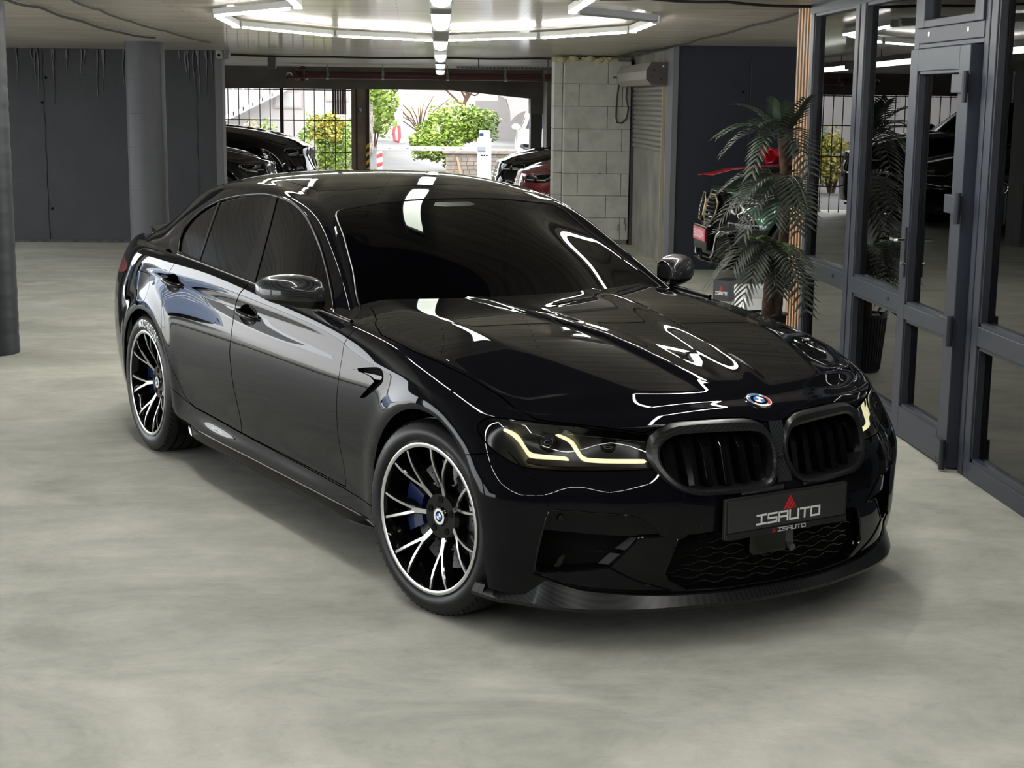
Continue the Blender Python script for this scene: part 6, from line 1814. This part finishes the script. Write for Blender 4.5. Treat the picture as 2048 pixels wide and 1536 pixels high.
def frond(a, b, sag, wid, mat, nleaf=22, tw=0.0):
    """feather leaf from a to b, sagging in the middle upwards by sag, leaflets of length wid"""
    a = Vector(a); b = Vector(b)
    if b.x > .06:
        e = (b.x - .06) * .85; b.x -= e; b.y -= e * 2.2
    pts = []
    for i in range(13):
        t = i / 12; p = a.lerp(b, t) + Vector((0, 0, sag * 4 * t * (1 - t))); pts.append(p)
    V = []; F = []
    for i in range(12):
        d = (pts[i + 1] - pts[i]).normalized(); s = d.cross(Vector((0, 0, 1))); s = s.normalized() if s.length > .05 else Vector((1, 0, 0))
        k = len(V); r = .0045 * (1 - .7 * i / 12)
        n2 = s.cross(d)
        for p in (pts[i], pts[i + 1]):
            for c in (s * r, n2 * r, -s * r): V.append(p + c)
        F += [(k, k + 1, k + 4, k + 3), (k + 1, k + 2, k + 5, k + 4), (k + 2, k, k + 3, k + 5)]
    for j in range(nleaf):
        t = .16 + .84 * (j + .5) / nleaf; i = min(11, int(t * 12)); u = t * 12 - i
        p = pts[i].lerp(pts[i + 1], u); d = (pts[i + 1] - pts[i]).normalized()
        s = d.cross(Vector((0, 0, 1))); s = s.normalized() if s.length > .05 else Vector((1, 0, 0)); n2 = s.cross(d)
        L = wid * (.45 + .55 * math.sin(PI * (.12 + .80 * t))) * pr_.uniform(.9, 1.1)
        for sg2 in (1, -1):
            dr = (s * sg2 * .85 + d * (.50 + .5 * t) + n2 * (.10 + tw * sg2)).normalized()
            w2 = n2.cross(dr).normalized() * .0100; q = p + dr * L + Vector((0, 0, -.10 * L)); mdl = p + dr * L * .5 + n2 * .004
            k = len(V); V += [p + w2 * .5, p - w2 * .5, mdl - w2, mdl + w2, q, mdl + n2 * .003]
            F += [(k, k + 1, k + 2, k + 5), (k, k + 5, k + 3), (k + 5, k + 2, k + 4), (k + 5, k + 4, k + 3)]
    mb = MB(); mb.add(V, F)
    me = pydata(mb.V, mb.F); put('frond', me, palm, mat)
cr = (.062, 0, 1.56)
# frond tips (x, y, z), arch, leaflet length, colour
top_f = [((-.235, -.02, 1.78), .05, .12, 'leaf'), ((.0, -.16, 1.80), .03, .13, 'leaf'), ((.22, -.22, 1.83), .02, .14, 'leaf_dark'), ((-.37, -.06, 1.58), .08, .13, 'leaf'), ((-.31, .12, 1.46), .10, .13, 'leaf_dark'), ((.21, -.40, 1.36), .12, .15, 'leaf_dark'), ((-.15, -.20, 1.66), .06, .13, 'leaf'), ((.18, .16, 1.70), .05, .13, 'leaf_dark'), ((-.20, -.30, 1.34), .14, .13, 'leaf'), ((.12, -.36, 1.50), .10, .13, 'leaf_dark')]
for k, (b, sg2, wv, mt) in enumerate(top_f): frond(cr, b, sg2, wv * 1.15, mt, 14, .25 * math.sin(k * 2.1))
c2_ = (.085, 0, 1.30)
for k, (b, sg2, wv, mt) in enumerate([((-.26, -.14, 1.12), .08, .15, 'leaf_dark'), ((-.02, -.25, 1.02), .06, .17, 'leaf_dark'), ((.21, -.34, 1.04), .10, .17, 'leaf_dark'), ((.20, .1, 1.18), .08, .14, 'leaf_dark'), ((-.30, .12, 1.22), .08, .14, 'leaf_dark'), ((.12, -.40, .98), .08, .15, 'leaf_dark'), ((-.22, -.22, .93), .10, .16, 'leaf_dark'), ((.20, -.46, 1.12), .10, .15, 'leaf_dark'), ((-.34, -.02, 1.02), .10, .15, 'leaf_dark'), ((.10, -.30, 1.16), .06, .14, 'leaf_dark')]): frond(c2_, b, sg2, wv * 1.1, mt, 14, .25 * math.sin(k * 1.7))
c3_ = (.0, -.02, .84)
for k, (b, sg2, wv, mt) in enumerate([((-.13, -.16, .92), .03, .10, 'leaf_young'), ((.14, -.20, .84), .05, .11, 'leaf_young'), ((-.35, -.08, .94), .06, .15, 'leaf_dark'), ((-.40, -.10, .62), .09, .16, 'leaf_dark'), ((-.22, -.22, .44), .12, .18, 'leaf_dark'), ((.0, -.30, .58), .08, .17, 'leaf_dark'), ((.20, -.36, .80), .06, .15, 'leaf_dark'), ((.21, -.48, .50), .11, .17, 'leaf_dark'), ((.19, .1, .60), .10, .14, 'leaf_dark'), ((-.32, .14, .74), .10, .15, 'leaf_dark'), ((.18, -.34, .62), .1, .15, 'leaf_dark'), ((-.28, -.2, .72), .10, .16, 'leaf_dark'), ((-.16, -.26, .66), .10, .16, 'leaf_dark'), ((.20, -.50, .68), .08, .15, 'leaf_dark')]): frond(c3_, b, sg2, wv * 1.1, mt, 14, .25 * math.sin(k * 1.3))
# ---- black carton and white box behind the pot
bx_ = thing('black_box', 'small black box with a red and white logo on the floor before the green car', 'box', (2.06, 8.48, 0), math.radians(-38))
MB().box((-.085, -.12, 0), (.085, .12, .19)).build('box_body', PM('box_black', (.014, .014, .015), .5), bx_, bevel=.004)
fnb = lambda a, b, h: (a, -.1205 - h, b)
write_word('ISAUTO', -.058, .058, .0145, .026, .006, .0042, fnb, 'white', bx_, 'box_letter'); striped_triangle(-.022, .095, .046, .05, fnb, 'red', bx_)
wb_ = thing('white_box', 'low white box with a lid behind the palm pot', 'box', (2.18, 7.55, 0), math.radians(8))
MB().box((-.20, -.15, 0), (.20, .15, .15)).build('box_base', 'white', wb_, bevel=.006)
MB().box((-.206, -.156, .152), (.206, .156, .24)).build('box_lid', PM('lid_white', (.6, .6, .6), .4), wb_, bevel=.006)
# worn parking bay lines on the floor
for (X0, X1, Y0, lab) in ((-6.2, -4.42, 9.55, 'faded white parking line on the floor left of the car'), (-4.75, -4.05, 11.15, 'worn pale bay mark on the floor near the dark wall')):
    tag(MB().box((X0, Y0, .0005), (X1, Y0 + .05, .0022)).build('floor_marking', PM('worn_white', (.42, .415, .37), .6, noise=(20, .15, 5))), lab, 'floor marking')
tag(MB().prism([(-4.62, 9.44), (-4.40, 9.44), (-4.30, 9.72), (-4.52, 9.72)], .0006, .0024, lambda a, b, h: (a, b, h)).build('floor_marking', PM('worn_white2', (.42, .415, .37), .6)), 'small pale square mark at the end of the parking line', 'floor marking')
# ------------------------------------------------------------------ outside the back opening
MAT['asphalt'] = PM('pale_asphalt', (.105, .102, .10), .9, noise=(3, .12, 8))
MAT['hill'] = PM('dry_hillside', (.17, .125, .09), .9, noise=(1.2, .4, 9))
MAT['stone'] = PM('pale_stone', (.21, .175, .145), .9, noise=(9, .25, 5))
MAT['house'] = PM('pale_render', (.27, .25, .24), .8, noise=(1.5, .06, 4))
MAT['bushleaf'] = PM('bush_leaf', (.19, .27, .03), .6)
MAT['bushleaf2'] = PM('bush_leaf_dark', (.08, .13, .02), .6)
MAT['bushleaf3'] = PM('bush_leaf_gold', (.38, .31, .05), .6)
mb = MB(); mb.add([(-40, 20.7, -.02), (30, 20.7, -.02), (30, 30, -.02), (-40, 30, -.02), (30, 62, 1.0), (-40, 62, 1.0), (30, 120, 1.2), (-40, 120, 1.2)], [(0, 1, 2, 3), (3, 2, 4, 5), (5, 4, 6, 7)])
struct(mb.build('ground_outside', 'asphalt'))
mb = MB(); mb.add([(-40, -30, -.14), (-8.2, -30, -.14), (-8.2, 20.7, -.14), (-40, 20.7, -.14)], [(0, 1, 2, 3)]); struct(mb.build('ground_side', PM('pale_paving', (.66, .65, .63), .8, noise=(2, .08, 6))))
# hillside
V = []; F = []
hx = np.linspace(-30, 30, 40); hy = np.linspace(0, 1, 14)
for j, t in enumerate(hy):
    for i, x in enumerate(hx):
        V.append((x, 62 + 26 * t, .8 + 7.5 * t ** .8 * (1 + .18 * math.sin(x * .9 + 3 * t)) + .35 * math.sin(x * 2.3 + j * 1.7)))
for j in range(13):
    for i in range(39): F.append((40 * j + i, 40 * j + i + 1, 40 * j + i + 41, 40 * j + i + 40))
mb = MB(); mb.add(V, F); struct(mb.build('ground_hillside', 'hill', smooth=True))
# stone retaining wall along the ramp, left side : single stones
rw_ = struct(MB().box((-2.35, 27.4, -.3), (-1.98, 40.5, .10)).build('wall_ramp', 'stone'))
sr_ = random.Random(9)
for j in range(16):
    y = 27.4; zz0 = .1 + .16 * j
    if zz0 > 1.35: break
    while y < 40:
        L = sr_.uniform(.7, 1.5) * (1 + (y - 27) * .03); gz = max(0, (y - 30) / 32)
        top = .95 + gz * .9
        if zz0 < top:
            m = MB(); m.box((-2.33, y, zz0 + gz - .02), (-1.97 + sr_.uniform(-.02, .02), y + L - .04, zz0 + .15 + gz)); m.build('stone', 'stone', rw_)
        y += L
def leaf_cloud(center, rad, n, leaf, seed):
    r = random.Random(seed); V = []; F = []
    for k in range(n):
        while True:
            p = Vector((r.uniform(-1, 1), r.uniform(-1, 1), r.uniform(-1, 1)))
            if .35 < p.length < 1: break
        bump = 1 + .16 * math.sin(5 * p.x + seed) + .14 * math.sin(7 * p.z + 2 * p.y)
        q = Vector((center[0] + p.x * rad[0] * bump, center[1] + p.y * rad[1] * bump, center[2] + p.z * rad[2] * bump))
        a = Vector((r.uniform(-1, 1), r.uniform(-1, 1), r.uniform(-.6, .6))).normalized(); b = a.cross(Vector((r.uniform(-1, 1), r.uniform(-1, 1), r.uniform(-1, 1)))).normalized(); L = leaf * r.uniform(.6, 1.3)
        i = len(V); V += [q - a * L, q + b * L * .45, q + a * L, q - b * L * .45]; F.append((i, i + 1, i + 2, i + 3))
    return V, F
def bush(label, blobs, mats, seed, n=900, leaf=.07, base=None):
    c = blobs[0][0]
    o = thing('garden_bush', label, 'bush', (c[0], c[1], base if base is not None else 0))
    for k, (ce, ra) in enumerate(blobs):
        V, F = leaf_cloud((ce[0] - o.location.x, ce[1] - o.location.y, ce[2] - o.location.z), ra, n, leaf, seed + k)
        mi = [random.Random(seed + k + i).choice((0, 0, 0, 1)) for i in range(len(F))]
        put('foliage', pydata(V, F, mi), o, [mats[k % len(mats)], 'bushleaf2'])
    m = MB(); 
    for k in range(5):
        a = 2 * PI * k / 5; m.tube([(.05 * math.cos(a), .05 * math.sin(a), 0), (.15 * math.cos(a), .15 * math.sin(a), .4), (.35 * math.cos(a), .3 * math.sin(a), .8)], [.03, .022, .01], 6)
    m.build('stems', 'bark', o)
    return o
bush('large bright green bush above the stone block wall', [((-.15, 33, 1.05), (.62, .6, .55)), ((.40, 33.2, 1.25), (.70, .6, .55)), ((.80, 33.4, 1.25), (.5, .6, .45)), ((-.45, 32.6, .75), (.4, .4, .4)), ((.2, 32.4, .5), (.3, .3, .35))], ['bushleaf', 'bushleaf', 'bushleaf2'], 40, 1500, .06, .55)
bush('yellow green hedge bush behind the fence right of the steel post', [((-2.75, 26.3, .75), (.45, .4, .72)), ((-2.35, 26.5, .85), (.42, .4, .70)), ((-2.55, 26.2, 1.25), (.35, .35, .30))], ['bushleaf', 'bushleaf', 'bushleaf3'], 60, 1600, .05, 0)
bush('golden bush behind the fence left of the steel post', [((-4.1, 26.3, .75), (.5, .4, .55)), ((-3.75, 26.5, .80), (.42, .4, .5))], ['bushleaf3', 'bushleaf'], 70, 1500, .05, 0)
bush('light green bushes above the ramp wall near the pole', [((-2.0, 42.6, 1.6), (.7, .9, 1.0)), ((-2.1, 46, 2.0), (.6, .9, 1.2))], ['bushleaf', 'bushleaf'], 80, 1300, .10, .4)
# small tree behind the bush
tr_ = thing('garden_tree', 'thin tree with sparse green leaves behind the large bush', 'tree', (.45, 40, .3))
m = MB(); m.tube([(0, 0, 0), (.1, 0, 1.0), (.35, .1, 1.8), (.3, .1, 2.8)], [.07, .06, .045, .02], 8); m.build('trunk', 'bark', tr_)
for k, (q, r) in enumerate((((-.9, 0, 2.1), .02), ((1.1, 0, 2.3), .02), ((-.5, .1, 2.6), .015), ((.9, .2, 1.9), .015))):
    m = MB(); m.tube([(.25, .05, 1.3 + .15 * k), (q[0] * .5 + .1, q[1], q[2] - .25), q], [.035, .025, .012], 6); m.build('branch', 'bark', tr_)
for k, (c, r) in enumerate((((-.4, 0, 2.2), (.6, .4, .35)), ((.8, 0, 2.2), (.5, .4, .4)), ((.2, 0, 2.7), (.6, .4, .35)))):
    V, F = leaf_cloud(c, r, 420, .075, 90 + k); put('foliage', pydata(V, F), tr_, 'bushleaf')
dt = thing('bare_shrub', 'bare brown shrub branches on the slope behind the ramp', 'shrub', (-.55, 48, .7))
r5 = random.Random(4)
for k in range(16):
    a = r5.uniform(-1.3, 1.3); L = r5.uniform(.8, 1.8); m = MB(); m.tube([(0, 0, 0), (L * .5 * math.sin(a), 0, L * .45 * math.cos(a) + .15), (L * math.sin(a) * 1.15, 0, L * .75 * math.cos(a) + .2)], [.03, .02, .008], 5); m.build('branch', 'bark', dt)
# low stone block wall under the bush : single blocks
bw = struct(MB().box((-.02, 31.2, 0), (1.62, 31.5, .58)).build('wall_garden', PM('wall_grout', (.30, .25, .21), .9)))
for j in range(6):
    x = -.05
    while x < 1.62:
        L = sr_.uniform(.12, .26); x2 = min(1.64, x + L)
        m = MB(); m.box((x + .006, 31.17 + sr_.uniform(-.012, .012), .10 * j + .005), (x2 - .006, 31.25, .10 * j + .094)); m.build('stone_block', 'stone', bw); x = x2
MB().box((-.12, 31.1, .58), (1.70, 31.6, .66)).build('coping', 'stone', bw)
# utility pole with a red hose box
up = thing('utility_pole', 'white utility pole with a red hanging hose beside the ramp wall', 'pole', (-1.22, 45, .45))
m = MB(); m.cyl((0, 0, -.1), (0, 0, 4.5), .10, 12); m.build('pole_shaft', PM('pole_white', (.6, .6, .58), .7), up, smooth=True)
m = MB(); m.box((-.22, -.12, .55), (.02, .02, 1.35)); m.build('meter_box', PM('box_pale', (.55, .55, .55), .6), up)
m = MB(); m.tube([(-.14, -.16, .62), (-.20, -.18, .35), (-.17, -.18, .08), (-.05, -.18, .04), (.0, -.18, .18), (-.02, -.17, .55)], .05, 8); m.build('fire_hose', PM('hose_red', (.42, .07, .08), .5), up, smooth=True)
# boom barrier
bb = thing('boom_barrier', 'white boom barrier with its arm lowered across the driveway', 'barrier', (.62, 26.2, 0))
m = MB(); m.box((-.135, -.16, 0), (.135, .16, 1.06)); cab = m.build('barrier_cabinet', PM('cabinet_grey', (.52, .53, .58), .5), bb, bevel=.015)
m = MB(); m.box((-.10, -.13, 1.06), (.12, .13, 1.21)); m.build('cabinet_head', PM('head_grey', (.45, .47, .52), .5), cab, bevel=.015)
m = MB(); m.box((-.105, -.14, 1.10), (-.02, -.13, 1.16)); m.build('signal_lamp', PM('lamp_navy', (.02, .03, .10), .3), cab)
for k in range(3):
    m = MB(); m.box((-.07 + .05 * k, -.165, .70), (-.035 + .05 * k, -.16, .73)); m.build('vent_slot', 'void', cab)
m = MB(); m.box((-.20, -.21, .80), (.02, -.16, .90)); m.build('arm_bracket', PM('bracket_grey', (.20, .21, .23), .4), bb, bevel=.01)
m = MB(); m.box((-2.16, -.22, .80), (-.15, -.18, .885)); arm = m.build('barrier_arm', PM('arm_white', (.62, .58, .52), .5), bb, bevel=.008)
for k in range(5):
    m = MB(); m.box((-1.95 + .36 * k, -.224, .835), (-1.89 + .36 * k, -.22, .85)); m.build('arm_reflector', PM('reflector_dark', (.10, .09, .08), .5), arm)
m = MB(); m.box((-2.17, -.30, .0), (-2.06, -.16, .78)); rest_ = m.build('arm_rest', 'white', bb, bevel=.008)
for k in range(4):
    m = MB(); m.prism([(-2.172, .10 + .18 * k), (-2.058, .14 + .18 * k), (-2.058, .22 + .18 * k), (-2.172, .18 + .18 * k)], -.302, -.306, lambda a, b, h: (a, h, b)); m.build('red_stripe', PM('stripe_red', (.5, .04, .04), .5), rest_)
# pale house behind the fence with windows, stair and shutter
hs = thing('pale_house', 'pale house with outdoor stair behind the bar fence', 'building', (-5.0, 36, 0))
MB().box((-6, 0, -.1), (2.75, 4, 6)).build('house_wall', 'house', hs)
for (x0, x1, z0, z1) in ((.55, 1.30, 1.55, 2.0), (1.9, 2.5, 1.75, 2.1)):
    w_ = MB().box((x0, -.03, z0), (x1, .02, z1)).build('window', PM('frame_brown', (.25, .2, .18), .6), hs); MB().box((x0 + .05, -.035, z0 + .05), (x1 - .05, -.03, z1 - .05)).build('window_pane', PM('pane_grey', (.30, .29, .29), .2), w_)
st = MB(); st.prism([(-1.2, .95), (.9, 2.0), (.9, 2.12), (-1.2, 1.10)], -.5, -.1, lambda a, b, h: (a, h, b)); st.build('stair_flight', PM('stair_white', (.75, .75, .75), .7), hs)
for k in range(9):
    x = -1.2 + .25 * k; z = .98 + .5 * (x + 1.2); m = MB(); m.box((x - .015, -.5, z), (x + .015, -.47, z + .75)); m.build('stair_baluster', 'white', hs)
m = MB(); m.tube([(-1.2, -.48, 1.75), (.9, -.48, 2.8)], .02, 6); m.build('stair_rail', 'white', hs)
sh_ = thing('roller_blind', 'brown slatted panel hanging behind the fence near the gate post', 'panel', (-2.05, 20.46, 1.555))
for k in range(6):
    m = MB(); m.box((-.115 + .039 * k, -.012, 0), (-.080 + .039 * k, .012, .41)); m.build('panel_slat', PM('slat_brown', (.16, .11, .10), .7), sh_)
# white building with an arch at the right
wh = thing('white_building', 'white building with an arched opening beyond the bush', 'building', (4.6, 44, 0))
arch = [(-2.05, 0), (-2.05, .4)]
m = MB(); 
poly = [(-3.3, 4.5), (-3.3, 2.0), (-2.75, 2.0), (-2.45, 1.86), (-2.35, 1.55)] + [(-1.55 - .80 * math.cos(t), 1.0 + .0 + .55 * math.sin(t) - .0) for t in np.linspace(0.35, PI / 2, 6)] + [(-1.55, 1.55), (-1.2, 1.5), (-1.2, 0), (5, 0), (5, 4.5)]
m.prism(poly, 0, .5, lambda a, b, h: (a, h, b)); m.build('arched_wall', 'house', wh)
MB().box((-3.3, 3.2, 0), (5, 3.6, 4.5)).build('house_wall', 'house', wh)
MB().box((-3.6, -.3, 1.82), (-2.75, .8, 2.45)).build('balcony', PM('balcony_white', (.7, .7, .7), .7), wh)
m = MB(); m.box((-.6, -.05, 1.95), (.3, .02, 2.3)); w_ = m.build('window', PM('frame_pale', (.4, .38, .36), .6), wh); MB().box((-.55, -.06, 2.0), (.25, -.05, 2.25)).build('window_pane', 'void', w_)
# timber leaning at the garden wall
lt = thing('timber_scrap', 'two brown boards leaning on the stone block wall beside the barrier', 'boards', (.30, 30.9, 0))
MB().add([(0, 0, .0), (.05, 0, .0), (-.06, .2, .5), (-.11, .2, .5), (0, .03, .0), (.05, .03, .0), (-.06, .23, .5), (-.11, .23, .5)], [(0, 1, 2, 3), (4, 7, 6, 5), (0, 4, 5, 1), (1, 5, 6, 2), (2, 6, 7, 3), (3, 7, 4, 0)]).build('board', PM('board_brown', (.28, .14, .07), .8), lt)
MB().box((-.45, -.05, .0), (.15, .0, .05)).build('board', PM('board_tan', (.36, .24, .15), .8), lt)
